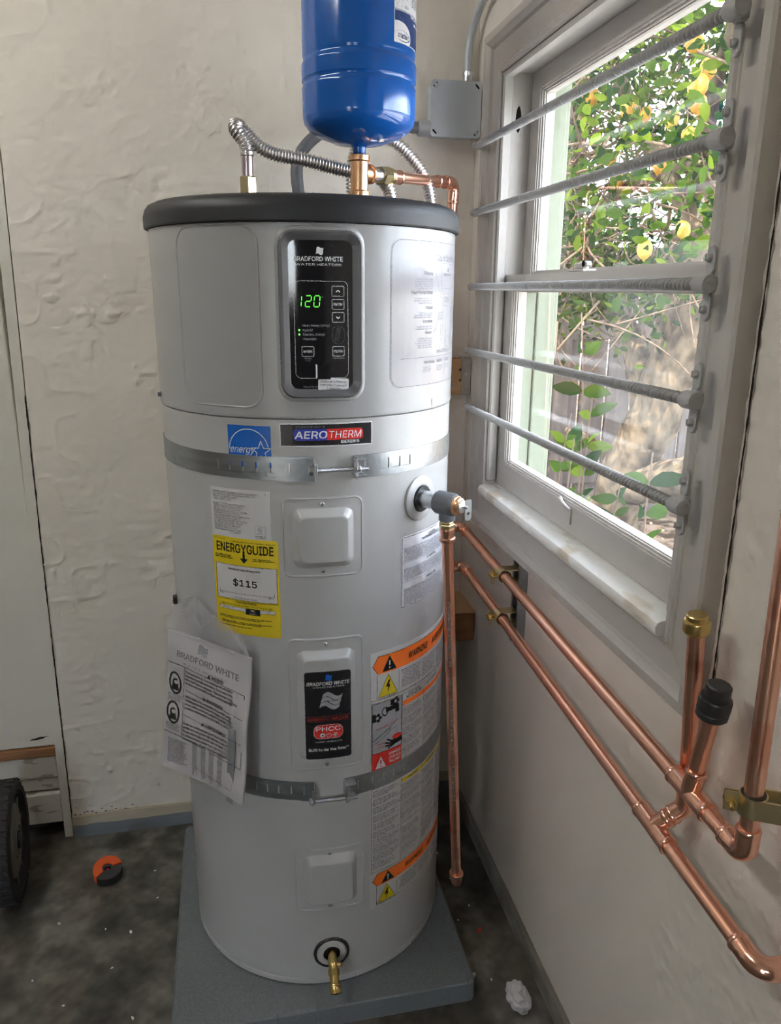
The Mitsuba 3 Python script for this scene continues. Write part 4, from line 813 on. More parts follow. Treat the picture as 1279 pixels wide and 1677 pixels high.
add(gc+'__fitting', rod((.468, 1.955, 1.872), (.497, 1.955, 1.872), .0185, 20), 'label_grey', 30)
jb = say('junction_box', 'square galvanised junction box on the wall beside the window frame', 'junction box')
add(jb+'__body', box(.4985, .6165, BY-.046, BY-.0005, 1.856, 1.972, .006), 'box_steel', 30)
cov = Polygon(rrect(.1245, .1225, .008)).difference(unary_union([affinity.rotate(affinity.translate(Polygon(rrect(.012, .0042, .002)), sx*.052, sz*.052), 0) if 0 else affinity.translate(affinity.rotate(Polygon(rrect(.013, .0045, .002)), -45*sx*sz), sx*.0515, sz*.0505) for sx in (-1, 1) for sz in (-1, 1)]))
jm = slab(cov, 0, .0022); jm = cat([jm]); add(jb+'__cover', onto(jm, (.5578, BY-.046, 1.9145), (1, 0, 0), (0, 0, 1), (0, -1, 0)), 'box_steel', 25)
for sx in (-1, 1):
    for sz in (-1, 1):
        add(jb+'__slot', onto(flat(affinity.translate(affinity.rotate(Polygon(rrect(.013, .0045, .002)), -45*sx*sz), sx*.0515, sz*.0505)), (.5578, BY-.0463, 1.9145), (1, 0, 0), (0, 0, 1), (0, -1, 0)), 'black_matte', False)
for sx, sz in ((-1, 1), (1, -1)):
    add(jb+'__screw', lathe([(0, .003), (.0035, .0026), (.0045, 0)], 12, (0, -1, 0), (.5578+sx*.0505, BY-.0482, 1.9145+sz*.0495)), 'zinc', 30)
ec = say('steel_conduit', 'thin galvanised steel conduit bending up from the junction box past the window frame', 'conduit')
add(ec+'__tube', tube(spline([(.592, BY-.022, 1.985), (.592, BY-.022, 2.03), (.594, BY-.024, 2.062), (.598, BY-.036, 2.092), (.600, BY-.070, 2.118), (.600, BY-.13, 2.135), (.600, BY-.22, 2.142), (.600, BY-.40, 2.146)], 60), .0092, 20), 'box_steel', 60)
add(ec+'__connector', cat([rod((.592, BY-.022, 1.968), (.592, BY-.022, 2.003), .0118, 20), rod((.592, BY-.022, 1.990), (.592, BY-.022, 2.001), .0132, 6), rod((.592, BY-.022, 1.9695), (.592, BY-.022, 1.977), .016, 6)]), 'zinc', 30)

# wooden blocks behind the heater
wb = say('wood_block', 'wooden block screwed to the wall behind the upper heater, its end painted white', 'wood block')
add(wb+'__block', box(.20, .597, BY-.038, BY-.0005, 1.237, 1.331, .002), 'wood_raw', 30)
add(wb+'__painted_end', box(.5972, .6215, BY-.0395, BY-.0005, 1.236, 1.332, .002), 'window_paint', 30)
for x, z in ((.592, 1.302), (.592, 1.275)): add(wb+'__nail_hole', lathe([(0, 0), (.0028, 0)], 10, (0, -1, 0), (x, BY-.0385, z)), 'black_matte', False)
for x, z in ((.572, 1.258), (.609, 1.258), (.609, 1.290), (.609, 1.318)): add(wb+'__screw', lathe([(0, .0012), (.0025, .0012), (.0026, .002), (.0045, .0016), (.005, 0)], 12, (0, -1, 0), (x, BY-.0385 if x < .597 else BY-.0397, z)), 'zinc', 30)
w2 = say('wood_block_001', 'dark brown timber block in the corner behind the lower part of the heater', 'wood block')
add(w2+'__block', box(.375, .6225, 1.838, BY-.0005, .580, .662, .003), 'wood_dark', 30)
add(w2+'__cap', box(.375, .6225, 1.836, BY-.0005, .6622, .6655, .001), 'wood_raw', 30)

# ---------------------------------------------------------------- copper pipes along the wall under the window
def fit_tee(a, u, L):
    return [rod(a-u*L, a+u*L, PR+.0022, 28), cring(a-u*L, u), cring(a+u*L, u)]
ua, ub = np.array((.572, 1.83, .912)), np.array((.572, .700, .8595)); uu = (ub-ua)/np.linalg.norm(ub-ua)
up = say('copper_pipe_001', 'upper copper pipe along the wall under the window, with a black capped stub', 'copper pipe')
vr = np.array((.572, .660, .858)); vtop = np.array((.572, .676, 1.42))
add(up+'__pipe', tube(rounded_path([(.47, 1.85, .914), ua, vr, vtop], .021, 10), PR, 28), 'copper', 35)
add(up+'__elbow', cat([tube(rounded_path([ua-np.array([.04, 0, 0]), ua, ua+uu*.04], .021, 10), PR+.0022, 28), cring(ua+uu*.04, uu), cring(ua-np.array([.04, 0, 0]), (1, 0, 0))]), 'copper_shiny', 35)
vu = (vtop-vr)/np.linalg.norm(vtop-vr)
add(up+'__elbow', cat([tube(rounded_path([vr-uu*.036, vr, vr+vu*.036], .021, 10), PR+.0026, 28), cring(vr-uu*.036, uu), cring(vr+vu*.036, vu)]), 'copper_shiny', 35)
tA = ua+uu*(1.83-.775)/abs(uu[1]); sd_ = np.array([.18, -.18, 1.0]); sd_ /= np.linalg.norm(sd_)
stop_ = np.array((.576, .758, 1.000)); sb = tA+np.array([0, 0, .008]); sv = (stop_-sb)/np.linalg.norm(stop_-sb)
add(up+'__tee', cat(fit_tee(tA, uu, .038)+[rod(tA, tA+sv*.036, PR+.0022, 28), cring(tA+sv*.036, sv)]), 'copper_shiny', 35)
add(up+'__stub', rod(tA, stop_, PR, 28), 'copper', 30)
add(up+'__black_cap', lathe([(PR, -.004), (.0185, -.004), (.0200, -.002), (.0200, .004), (.0188, .006), (.0205, .008), (.0205, .022), (.019, .025), (.0150, .026), (.0150, .030), (.0160, .031), (.0155, .042), (.0135, .044), (0, .044)], 32, sv, stop_-sv*.010), 'black_plastic', 35, label='black push-fit cap')
la, lb = np.array((.572, 1.80, .8135)), np.array((.572, .618, .7415)); lu = (lb-la)/np.linalg.norm(lb-la)
lo = say('copper_pipe_002', 'lower copper pipe along the wall under the window, with a brass capped stub', 'copper pipe')
le = lb+lu*.010
add(lo+'__pipe', tube(rounded_path([(.47, 1.82, .815), la, le, le+np.array((.05, -.004, 0))], .021, 10), PR, 28), 'copper', 35)
add(lo+'__elbow', cat([tube(rounded_path([la-np.array([.04, 0, 0]), la, la+lu*.04], .021, 10), PR+.0022, 28), cring(la+lu*.04, lu), cring(la-np.array([.04, 0, 0]), (1, 0, 0))]), 'copper_shiny', 35)
add(lo+'__elbow', cat([tube(rounded_path([le-lu*.040, le, le+np.array((.036, -.003, 0))], .021, 10), PR+.0024, 28), cring(le-lu*.040, lu), cring(le+np.array((.036, -.003, 0)), (1, 0, 0))]), 'copper_shiny', 35)
tB = la+lu*(1.80-.845)/abs(lu[1]); bt_ = np.array((.576, .812, 1.0824)); bl_ = np.array((.605, .826, .800)); bv = (bt_-bl_)/np.linalg.norm(bt_-bl_)
bd_ = (bl_-tB)/np.linalg.norm(bl_-tB)
add(lo+'__tee', cat(fit_tee(tB, lu, .038)+[rod(tB, tB+bd_*.030, PR+.0022, 28), cring(tB+bd_*.026, bd_)]), 'copper_shiny', 35)
add(lo+'__stub', tube(rounded_path([tB, bl_, bt_], .020, 8), PR, 28), 'copper', 35)
add(lo+'__elbow', cat([tube(rounded_path([tB+bd_*.034, bl_, bl_+bv*.036], .020, 8), PR+.0022, 28), cring(tB+bd_*.036, bd_), cring(bl_+bv*.036, bv)]), 'copper_shiny', 35)
add(lo+'__brass_cap', lathe([(PR, -.006), (.0145, -.006), (.0155, -.004), (.0172, -.002), (.0172, .011), (.0160, .013), (.0135, .014), (.0135, .020), (.0120, .0215), (0, .0215)], 32, bv, bt_), 'brass', 35, label='brass push-fit cap')
# strut channel on the wall with two cushioned clamps, a third clamp on the riser
sc = say('strut_channel', 'short upright galvanised strut channel on the wall, carrying two pipe clamps', 'strut channel')
cs = Polygon([(0, 0), (.041, 0), (.041, .021), (.033, .021), (.033, .014), (.0385, .014), (.0385, .0025), (.0025, .0025), (.0025, .014), (.008, .014), (.008, .021), (0, .021)])
m = slab(cs, .728, .922); v = m.vertices; add(sc+'__channel', tm(np.c_[WX-.0008-v[:, 1], 1.490+v[:, 0], v[:, 2]], m.faces[:, ::-1]), 'galvanised', 20)
def clamp(at, u, label, toward=(0, 0, 1), group='brass coloured pipe clamps'):
    k = say(num('pipe_clamp'), label, 'pipe clamp', group); u = np.asarray(u)/np.linalg.norm(u)
    n_ = np.asarray(toward, float); n_ -= u*(n_@u); n_ /= np.linalg.norm(n_); w = np.cross(u, n_)
    if w[2] < -.2 : w = -w
    def place_(m): return onto(m, at, w, n_, np.cross(w, n_))
    a = np.linspace(0, math.pi*2, 49)
    ringo = Point(0, 0).buffer(.0158, 24).difference(Point(0, 0).buffer(.0138, 24)); cush = Point(0, 0).buffer(.0138, 24).difference(Point(0, 0).buffer(PR+.0002, 24))
    add(k+'__cushion', place_(slab(cush, -.0140, .0140)), 'black_plastic', 30)
    ear = unary_union([ringo, sbox(-.0012-.0018, .0145, -.0012, .034), sbox(.0012, .0145, .0030, .034), sbox(-.012, -.036, -.0095, -.008), sbox(.0095, -.036, .012, -.008)]) if 0 else unary_union([ringo, sbox(.0135, -.0030, .031, -.0008), sbox(.0135, .0008, .031, .0030), Polygon([(-.002, .0155), (-.010, .0125), (-.034, .0125), (-.034, .0155)]), Polygon([(-.002, -.0155), (-.010, -.0125), (-.034, -.0125), (-.034, -.0155)])])
    add(k+'__band', place_(slab(ear, -.0125, .0125)), 'brass_pale', 30)
    b0, n2 = np.asarray(at)+w*.0235, n_
    add(k+'__screw', cat([rod(b0+n2*.003, b0+n2*.0085, .0060, 6), rod(b0-n2*.0085, b0-n2*.003, .0060, 6), rod(b0-n2*.020, b0+n2*.014, .0030, 10)]), 'brass', 30)
    add(k+'__washer', lathe([(0, .0030), (.0085, .0030), (.0085, .0042), (0, .0042)], 20, n2, b0), 'brass', 30)
def at_y(a, u, y): return a+u*((y-a[1])/u[1])
clamp(at_y(ua, uu, 1.51), uu, 'brass clamp holding the upper copper pipe to the strut channel')
clamp(at_y(la, lu, 1.512), lu, 'brass clamp holding the lower copper pipe to the strut channel')
clamp(vr+vu*.072, vu, 'brass clamp around the copper riser at the right edge of the picture', toward=(.5, .87, 0))

# ---------------------------------------------------------------- papers in a clear pouch hanging on the heater
ba, bl = math.radians(-42), math.radians(8)
bn = np.array([math.sin(ba)*math.cos(bl), -math.cos(ba)*math.cos(bl), math.sin(bl)]); bx = np.array([math.cos(ba), math.sin(ba), 0]); by = np.cross(bn, bx); b0 = np.array([HX+.303*math.sin(ba), HY-.303*math.cos(ba), .86])
def curl(m, extra=0.0):
    v = m.vertices.copy(); u, w = v[:, 0], v[:, 1]
    v[:, 2] += extra+.006*np.sin((u+.03)*16+w*5)+.012*((u+.03)/.115)**2*np.clip((-w)/.3, 0, 1)*np.where(u < -.03, -.4, .5)+.002*np.sin(w*40+u*22)
    return onto(tm(v, m.faces), b0, bx, by, bn)
def fine_grid(shape, d, step=.008):
    v, f = trimesh.remesh.subdivide_to_size(flat(shape, d).vertices, flat(shape, d).faces, step, max_iter=12); m = tm(v, f); m.merge_vertices(); return m
PX = Polygon([(-.139, -.017), (.087, -.0185), (.086, -.319), (-.143, -.3145)])
doc = say('manual_papers', 'white printed manual sheets inside the clear pouch hanging on the heater', 'papers')
add(doc+'__sheet', cat([curl(fine_grid(PX, 0)), curl(fine_grid(affinity.translate(PX, .001, -.001), -.0016))]), 'print_paper', True)
def warp(v, x, y): return v
def Dt(ms, k, b): add(doc+k, curl(cat(ms), 0), b, False)
ro = -2.0; dd_ = .0006
def tx(s, h, x, y, bold=False, w=None, align='l', d=dd_): return text(s, h, x, y, d, bold, align, w, rot=ro)
Dt([tx('BRADFORD WHITE', .0120, -.113, -.069, True, .170), tx('W A T E R   H E A T E R S', .0045, -.095, -.083, False, .12)], '__heading', 'grey_ink')
Dt([flag(.026, .020, -.044, -.052, dd_, True)], '__flag', 'pale_ink')
Dt([tx('WARNING', .0065, -.0155, -.0915, True, .033), tx('ADVERTENCIA', .0068, -.030, -.143, True, .050), tx('AVERTISSEMENT', .0068, -.033, -.1985, True, .060)]+[flat(Polygon([(x, y), (x+.008, y), (x+.004, y+.008)]), dd_) for x, y in ((-.026, -.0915), (-.040, -.143), (-.043, -.198))]+
   [tx(s, .0048, -.090, y, True, .135) for s, y in (('This bag is not a toy. To avoid danger of suffocation,', -.0985), ('keep away from babies and children. Do not use in cribs,', -.1065), ('beds, carriages or playpens. Thin film may cling', -.1145), ('to nose and mouth and prevent breathing.', -.1225))]+
   [tx(s, .0048, -.090, y, True, .138) for s, y in (('Esta bolsa no es un juguete. Para evitar peligro', -.151), ('mantenga lejos del alcance de bebes y no la use en', -.159), ('cunas, camas, coches o corrales. La pelicula puede', -.167), ('puede adherirse a la nariz y la boca', -.175))]+
   [tx(s, .0048, -.090, y, True, .138) for s, y in (('Ce sac ne constitue pas un jouet. Pour eviter tout risque', -.207), ('garder hors de portee des bebes et des enfants.', -.215), ('Ne pas utiliser dans les lits, les berceaux ou parcs.', -.223), ('La pellicule peut adherer au nez et a la bouche', -.231), ('et empecher la respiration.', -.239))], '__lettering', 'black_ink')
Dt([line([(-.139, -.085), (-.09, -.087), (.074, -.100)], .0011, dd_), line([(-.091, -.087), (-.092, -.236)], .0011, dd_), line([(-.09, -.136), (.074, -.148)], .0009, dd_), line([(-.09, -.188), (.072, -.200)], .0009, dd_), line([(-.143, -.234), (-.09, -.236), (.072, -.25)], .0011, dd_), line([(.074, -.100), (.072, -.25)], .0011, dd_), line([(-.068, -.288), (.050, -.303)], .0007, dd_), line([(.050, -.303), (.056, -.25)], .0007, dd_), line([(.055, -.10), (.055, -.25)], .0006, dd_)]+
   [flat(affinity.rotate(affinity.scale(Point(0, 0).buffer(1, 10), .017, .024).difference(affinity.scale(Point(0, 0).buffer(1, 10), .0125, .0195)), 10), dd_).apply_translation((-.118, y, 0)) for y in (-.128, -.190)]+
   [flat(affinity.translate(unary_union([affinity.scale(Point(0, 0).buffer(.010), .8, 1), Polygon([(-.011, -.015), (.011, -.015), (.007, -.003), (-.007, -.003)])]).difference(affinity.translate(affinity.scale(Point(0, 0).buffer(.006), 1, .7), .002, .002)), -.118, y), dd_) for y in (-.128, -.190)], '__frame_lines', 'black_ink')
Dt([slab(affinity.translate(Polygon([(-.010, .105), (.010, .103), (.0085, -.105), (-.0115, -.103)]), .047, -.225) , 0, .0004)], '__side_band', 'grey_ink')
Dt([text('Attention Installer:', .0095, 0, 0, .0009, True, 'l', .112, rot=-90).apply_translation((.0435, -.127, 0))], '__side_lettering', 'white_ink')
vl = []
for k, x in enumerate((-.064, -.040, -.018, .006)):
    f = fine(.0, .075, .016, .0, .0034, 0, seed=60+k); v = f.vertices.copy(); f.vertices = np.c_[x+v[:, 1], -.218-v[:, 0]-.02, np.full(len(v), dd_)]; f.faces = f.faces[:, ::-1]; vl.append(f)
Dt(vl+[fine(-.130, -.075, -.245, -.300, .0036, dd_, seed=66), fine(-.135, -.095, -.150, -.168, .0032, dd_, seed=67), fine(-.135, -.095, -.212, -.228, .0032, dd_, seed=68)], '__small_print', 'grey_ink')
po = say('clear_pouch', 'clear plastic pouch holding the manual papers, hung on the left side of the heater', 'plastic bag')
shp = Polygon([(-.1445, -.322), (.0895, -.324), (.0895, -.02), (.079, .008), (.045, .028), (.002, .040), (-.030, .058), (-.048, .066), (-.068, .066), (-.088, .056), (-.126, .032), (-.142, -.02)])
fm = fine_grid(shp, .003, .006); v = fm.vertices
v[:, 2] += .0022*meshkit.fbm(np.c_[v[:, 0]*26, v[:, 1]*18, v[:, 0]*0], 3, 5)+.006*np.exp(-((v[:, 0]+.058)/.05)**2)*np.clip(v[:, 1]/.06, 0, 1)+.0025*np.sin((v[:, 0]+.058)/(np.maximum(.09-v[:, 1], .02))*7)*np.clip((v[:, 1]+.12)/.15, 0, 1)
add(po+'__front_sheet', curl(tm(v, fm.faces)), 'film', True)
fl = fine_grid(shp.intersection(sbox(-1, -.0185, 1, 1)), .0065, .006); v = fl.vertices; v[:, 2] += .004*meshkit.fbm(np.c_[v[:, 0]*30, v[:, 1]*22, v[:, 0]*0], 3, 15)
add(po+'__flap', curl(tm(v, fl.faces)), 'film_hazy', True)
add(po+'__back_sheet', curl(fine_grid(shp, -.0045, .012)), 'film', True)
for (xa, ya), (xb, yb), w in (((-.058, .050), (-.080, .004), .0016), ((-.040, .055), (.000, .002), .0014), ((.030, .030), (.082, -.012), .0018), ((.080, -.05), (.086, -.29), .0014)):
    m = fine_grid(LineString([(xa, ya), ((xa+xb)/2+.004, (ya+yb)/2), (xb, yb)]).buffer(w/2), .0062, .02); add(po+'__painted_glint', curl(m), 'paper_white', False)  # pale strips paint the bright streaks that light makes on the film
add(po+'__tape', wrap(loft([((.034, .075, .004), .0002), ((.033, .074, .004), .0016)]), -53, .955), 'film', 30)
add(H+'__foam_peg', wrap(loft([((.012, .020, .003), 0), ((.010, .018, .003), .008)]), -80, .872), 'black_plastic', 30)

# ---------------------------------------------------------------- things on the floor
wh = say('wheel', 'black rubber wheel with grey hub standing at the left edge by the old door', 'wheel')
WC = np.array((-.605, 1.800, .150)); wa = np.array((1.0, .10, 0)); wa /= np.linalg.norm(wa)
tp_ = [(.118, -.020), (.122, -.026), (.136, -.0275), (.146, -.022), (.149, -.012), (.150, 0), (.149, .012), (.146, .022), (.136, .0275), (.122, .026), (.118, .020)]
t_ = lathe(tp_, 72, wa, WC); lug = []
wu, ww = frame_of(wa)
for k in range(36):
    for s_ in (-1, 1):
        a = 2*math.pi*(k+.25*s_)/36; rd = wu*math.cos(a)+ww*math.sin(a); tg = np.cross(wa, rd)
        b = box(-.0075, .0075, -.010, .010, -.003, .0022, .0015); lug.append(onto(b, WC+rd*.1495+wa*s_*.0115, (tg+wa*.35*s_), wa, rd))
ch_ = [box(0, 0.001, 0, .001, 0, .001)] if 0 else []
add(wh+'__tyre', cat([t_]+lug), 'rubber', 35)
add(wh+'__rim', lathe([(.0, -.012), (.100, -.012), (.112, -.020), (.119, -.020), (.119, .020), (.113, .0215), (.110, .016), (.106, .012), (.100, .010), (.0, .010)], 64, wa, WC), 'rubber', 35)
add(wh+'__hub', lathe([(.092, .008), (.090, .015), (.060, .019), (.045, .020), (.043, .024), (.036, .025), (.034, .021), (.020, .022), (.0, .022)], 48, wa, WC), 'hub_grey', 40)
add(wh+'__hub_cap', lathe([(.022, .021), (.021, .028), (.012, .031), (0, .0315)], 28, wa, WC), 'black_plastic', 40)
for k in range(10):
    a = 2*math.pi*k/10; rd = wu*math.cos(a)+ww*math.sin(a); tg = np.cross(wa, rd)
    add(wh+'__spoke', onto(box(-.0035, .0035, -.0035, .0035, .088, .115, .001), WC+wa*.0125, tg, wa, rd), 'hub_grey', 30)
tc = say('tube_cutter', 'round orange and black tube cutter lying on the concrete floor', 'tube cutter')
ta = math.radians(14); tz_ = np.array((.05, -math.sin(ta), math.cos(ta))); tz_ /= np.linalg.norm(tz_); tx_ = np.array((math.cos(.25), math.sin(.25), 0)); tx_ -= tz_*(tx_@tz_); tx_ /= np.linalg.norm(tx_); ty_ = np.cross(tz_, tx_)
to_ = np.array((-.378, 1.800, .0105))
def sector(r0, r1, a0, a1, n=28):
    a = np.radians(np.linspace(a0, a1, n)); return Polygon([(r1*math.cos(t), r1*math.sin(t)) for t in a]+[(r0*math.cos(t), r0*math.sin(t)) for t in a[::-1]])
def disc(shape, t0, t1): return cat([slab(shape.buffer(-.0012), t0, t1), slab(shape, t0+.0015, t1-.0015)])
add(tc+'__orange_body', onto(disc(sector(.013, .036, 5, 212), 0, .028), to_, tx_, ty_, tz_), 'orange_plastic', 30)
add(tc+'__black_grip', onto(disc(sector(.012, .0365, 216, 361), -.001, .027), to_, tx_, ty_, tz_), 'black_plastic', 30)
add(tc+'__inner_ring', onto(slab(Polygon(rrect(.027, .025, .006)).difference(Polygon(rrect(.015, .010, .002))), .004, .024), to_, tx_, ty_, tz_), 'black_plastic', 30)
add(tc+'__cutting_wheel', onto(rod((-.004, 0, .015), (.004, 0, .015), .005, 14), to_, tx_, ty_, tz_), 'label_red', 30)
cpap = trimesh.creation.icosphere(4, .04); v = cpap.vertices.copy(); n_ = v/np.linalg.norm(v, axis=1, keepdims=True)
rr_ = .75+.45*np.abs(meshkit.noise(n_*1.6+3, 4)-.5)*2-.22*np.abs(meshkit.noise(n_*2.6+7, 9)-.5)*2
v = n_*.034*rr_[:, None]*np.array((.75, 1.2, .95)); v[:, 2] -= v[:, 2].min(); v += np.array((.548, 1.225, 0.0003))
add(say('crumpled_paper', 'small crumpled white paper scrap on the floor by the wall with the window', 'paper scrap')+'__scrap', tm(v, cpap.faces), 'print_paper', 12)
CH = [(-.495+.02, 1.66, .006), (-.30, 1.60, .007), (-.36, 1.62, .004), (-.245, 1.70, .004), (-.59, 1.86, .005), (.475, 1.32, .013), (.50, 1.72, .006), (.51, 1.62, .006), (.53, 1.52, .005), (-.27, 1.36, .006), (-.50, 1.50, .004), (-.33, 1.50, .005), (-.42, 1.42, .004), (.49, 1.48, .004), (.515, 1.30, .004), (-.26, 1.80, .004)]
for k, (x, y, s_) in enumerate(CH):
    g = random.Random(k+500); a = np.linspace(0, 2*np.pi, 8)[:-1]; an = g.uniform(0, 3)
    sh = affinity.rotate(affinity.scale(Polygon([(s_*g.uniform(.6, 1)*math.cos(t), s_*g.uniform(.6, 1)*math.sin(t)) for t in a]), 1, .55), math.degrees(an))
    key = num('paint_chip'); add(key, onto(slab(sh, 0, .0012), (x, y, .0004), (1, 0, 0), (0, 1, .05), (0, 0, 1)), 'paper_white', False, label='small white chip on the floor between the grey stand and the window wall' if x > .46 else 'small white chip on the open concrete floor left of the grey stand', cat='chip', group='white chips beside the window wall' if x > .46 else 'white chips on the open floor')
rs = affinity.rotate(affinity.scale(Point(0, 0).buffer(.009, 5), 1, .4), 60); add('paint_chip_016', onto(slab(rs, 0, .001), (.532, 1.44, .0004), (1, 0, 0), (0, 1, 0), (0, 0, 1)), 'label_red', False, label='small red chip on the floor between the grey stand and the wall', cat='chip')

# ---------------------------------------------------------------- the garden behind the window
add('ground_outside', box(.74, 14, 2.2, 14, -.30, -.02), 'soil', False, kind='structure')
add('added_bounce_pavement', box(.74, 14, -10, 2.2, -.30, -.015), 'bounce_paving', False, kind='structure')  # unseen pale slab added to bounce daylight in through the window
fe = say('garden_fence', 'weathered wooden board fence behind the lemon tree outside the window', 'fence')
fy0, fx0 = 4.85, .95
g = random.Random(12)
for k in range(26):
    x0 = fx0+k*.195; top = 1.80+g.uniform(-.02, .02)
    m = box(x0+.005, x0+.188-g.uniform(0, .006), fy0+g.uniform(-.006, .006), fy0+.022, -.05, top, .004)
    add(fe+'__board', m, 'fence_wood', False)
add(fe+'__rail', box(fx0, fx0+26*.195, fy0-.045, fy0-.008, 1.20, 1.29, .004), 'fence_wood', False)
add(fe+'__rail', box(fx0, fx0+26*.195, fy0-.045, fy0-.008, .22, .31, .004), 'fence_wood', False)
for x in (1.0, 2.9, 4.8): add(fe+'__post', box(x, x+.09, fy0+.03, fy0+.12, -.05, 1.9, .004), 'fence_wood', False)
for k, (x, w, h, lab) in enumerate(((2.03, .105, 3.2, 'dark upright wooden post behind the branches of the lemon tree'), (1.90, .12, 3.0, 'paler upright post left of the dark post behind the branches'))):
    add(say(num('garden_post'), lab, 'post')+'__shaft', box(x, x+w, 4.62+.02*k, 4.72+.02*k, -.05, h, .006), 'fence_wood', False)
lt_ = say('lemon_tree', 'gnarled lemon tree with grey brown trunk and green leaves outside the window', 'tree')
def limb(pts, r0, r1, n=26, seed=0):
    p = spline(pts, n); r = np.linspace(r0, r1, n); m = tube(p, r, 16)
    v = m.vertices; m.vertices = v+(meshkit.fbm(v*9, 3, seed)-.5)[:, None]*(v-p[np.argmin(((v[:, None]-p[None])**2).sum(-1), axis=1)])*.55
    return m
S = 1.0
TB = (2.02, 3.82, -.03)
add(lt_+'__trunk', limb([TB, (2.03, 3.74, .30), (2.02, 3.58, .60), (2.02, 3.42, .85), (2.02, 3.32, 1.10), (2.02, 3.23, 1.40), (2.03, 3.20, 1.75), (2.06, 3.22, 2.1)], .155, .085, 36, 1), 'bark', True)
add(lt_+'__limb', limb([(2.02, 3.44, .80), (2.0, 3.46, .98), (2.0, 3.53, 1.14), (2.0, 3.62, 1.27), (2.0, 3.80, 1.36), (2.0, 4.02, 1.46), (1.98, 4.25, 1.60)], .075, .045, 26, 2), 'bark', True)
add(lt_+'__limb', limb([(2.02, 3.62, .50), (2.03, 3.40, .58), (2.03, 3.18, .66), (2.0, 2.90, .78), (1.95, 2.6, .95)], .11, .07, 22, 3), 'bark', True)
add(lt_+'__limb', limb([(2.0, 4.02, 1.46), (1.85, 3.9, 1.75), (1.82, 3.7, 1.9), (1.9, 3.4, 2.0), (1.95, 3.1, 2.02)], .038, .022, 22, 4), 'bark', True)
add(lt_+'__limb', limb([(2.03, 3.2, 1.75), (1.9, 3.4, 2.1), (1.85, 3.65, 2.4), (1.8, 3.8, 2.7)], .05, .025, 22, 5), 'bark', True)
add(lt_+'__limb', limb([(2.03, 3.22, 1.95), (1.9, 3.0, 2.25), (1.85, 2.8, 2.5)], .045, .02, 18, 6), 'bark', True)
add(lt_+'__limb', limb([(1.95, 3.66, .66), (1.72, 3.55, .80), (1.62, 3.5, .84)], .035, .02, 14, 7), 'bark', True)
# twigs
tw = []
for k in range(420):
    p0 = np.array((g.uniform(1.35, 2.6), g.uniform(2.4, 4.5), g.uniform(1.35, 2.9))); d0 = np.array((g.gauss(0, 1), g.gauss(0, 1), g.gauss(-.1, .7))); d0 /= np.linalg.norm(d0); L = g.uniform(.25, .85)
    if k < 160: p0 = np.array((g.uniform(1.5, 1.9), g.uniform(3.4, 4.2), g.uniform(1.5, 2.5))); d0 = d0*np.array((.8, .8, 1.3)); L *= .8
    b = np.array((g.gauss(0, 1), g.gauss(0, 1), g.gauss(0, 1)))*.16*L; P = spline([p0, p0+d0*L*.5+b, p0+d0*L], 7); P[:, 1] = np.minimum(P[:, 1], 4.5); tw.append(tube(P, np.linspace(g.uniform(.0035, .008), .0018, 7), 5, False))
add(lt_+'__twigs', cat(tw), 'twig', True, kind='stuff')
def leaf_mesh(L, w, fold=.25, bend=.25):
    t = np.array([0, .16, .38, .62, .84, 1.0]); ww = np.array([.03, .62, 1.0, .92, .50, .0])*w/2; V = []; F = []
    for a, b in zip(t, ww): z = -bend*L*a*a; V += [(-b, a*L, z+fold*b), (0, a*L, z), (b, a*L, z+fold*b)]
    for i in range(5):
        k = 3*i; F += [(k, k+1, k+4), (k, k+4, k+3), (k+1, k+2, k+5), (k+1, k+5, k+4)]
    return tm(V, F)
def rot_to(d, roll):
    d = np.asarray(d, float)/np.linalg.norm(d); u, w = frame_of(d); c, s = math.cos(roll), math.sin(roll); x = c*u+s*w; z = np.cross(x, d); M = np.eye(4); M[:3, 0], M[:3, 1], M[:3, 2] = x, d, z; return M
LV = [leaf_mesh(.050, .026), leaf_mesh(.044, .021, .35, .4), leaf_mesh(.058, .030, .15, .15)]
LM = ['leaf_green', 'leaf_lime', 'leaf_green', 'leaf_dark']
LP = {(i, m): ply(LV[i], m, smooth=True) for i in range(3) for m in set(LM)}
spots = []
LEMON_AT = [(1.60, 3.446, 2.318), (1.66, 3.224, 2.221), (1.72, 3.182, 2.201), (1.60, 2.622, 2.171), (1.66, 2.707, 2.138), (1.60, 2.646, 2.023), (1.66, 2.931, 1.972), (1.70, 2.733, 2.258), (1.72, 2.871, 2.373), (1.74, 3.012, 2.149), (1.80, 3.489, 2.165), (1.60, 2.874, 1.660), (1.66, 2.720, 1.723), (1.75, 3.527, 2.086), (1.80, 3.538, 1.998)]
LEMON_POS = np.array(LEMON_AT)
cl = [(np.array((g.uniform(1.15, 3.0), g.uniform(2.0, 4.7), g.uniform(1.45, 3.4))), g.uniform(.12, .30)) for _ in range(250)]
cl += [(np.array((g.uniform(1.25, 4.2), g.uniform(2.3, 4.7), g.uniform(2.9, 4.6))), g.uniform(.22, .40)) for _ in range(110)]  # unseen high leaf clusters, added to shade the trunk and low garden
cl += [(np.array((g.uniform(1.7, 2.3), g.uniform(3.0, 4.1), g.uniform(1.42, 1.56))), .10) for _ in range(12)]
for c, r in cl:
    for _ in range(int(30+150*r)):
        p = c+np.array((g.gauss(0, 1), g.gauss(0, 1), g.gauss(0, .8)))*r*.75
        if p[0] < .95 or p[1] > 4.52 or (np.abs(LEMON_POS-p).sum(1) < .11).any(): continue
        d = np.array((g.gauss(0, 1), g.gauss(0, 1), g.gauss(-.45, .7))); spots.append((p, d, g.uniform(0, 6.28), g.uniform(.75, 1.15), g.randrange(3), g.choice(LM)))
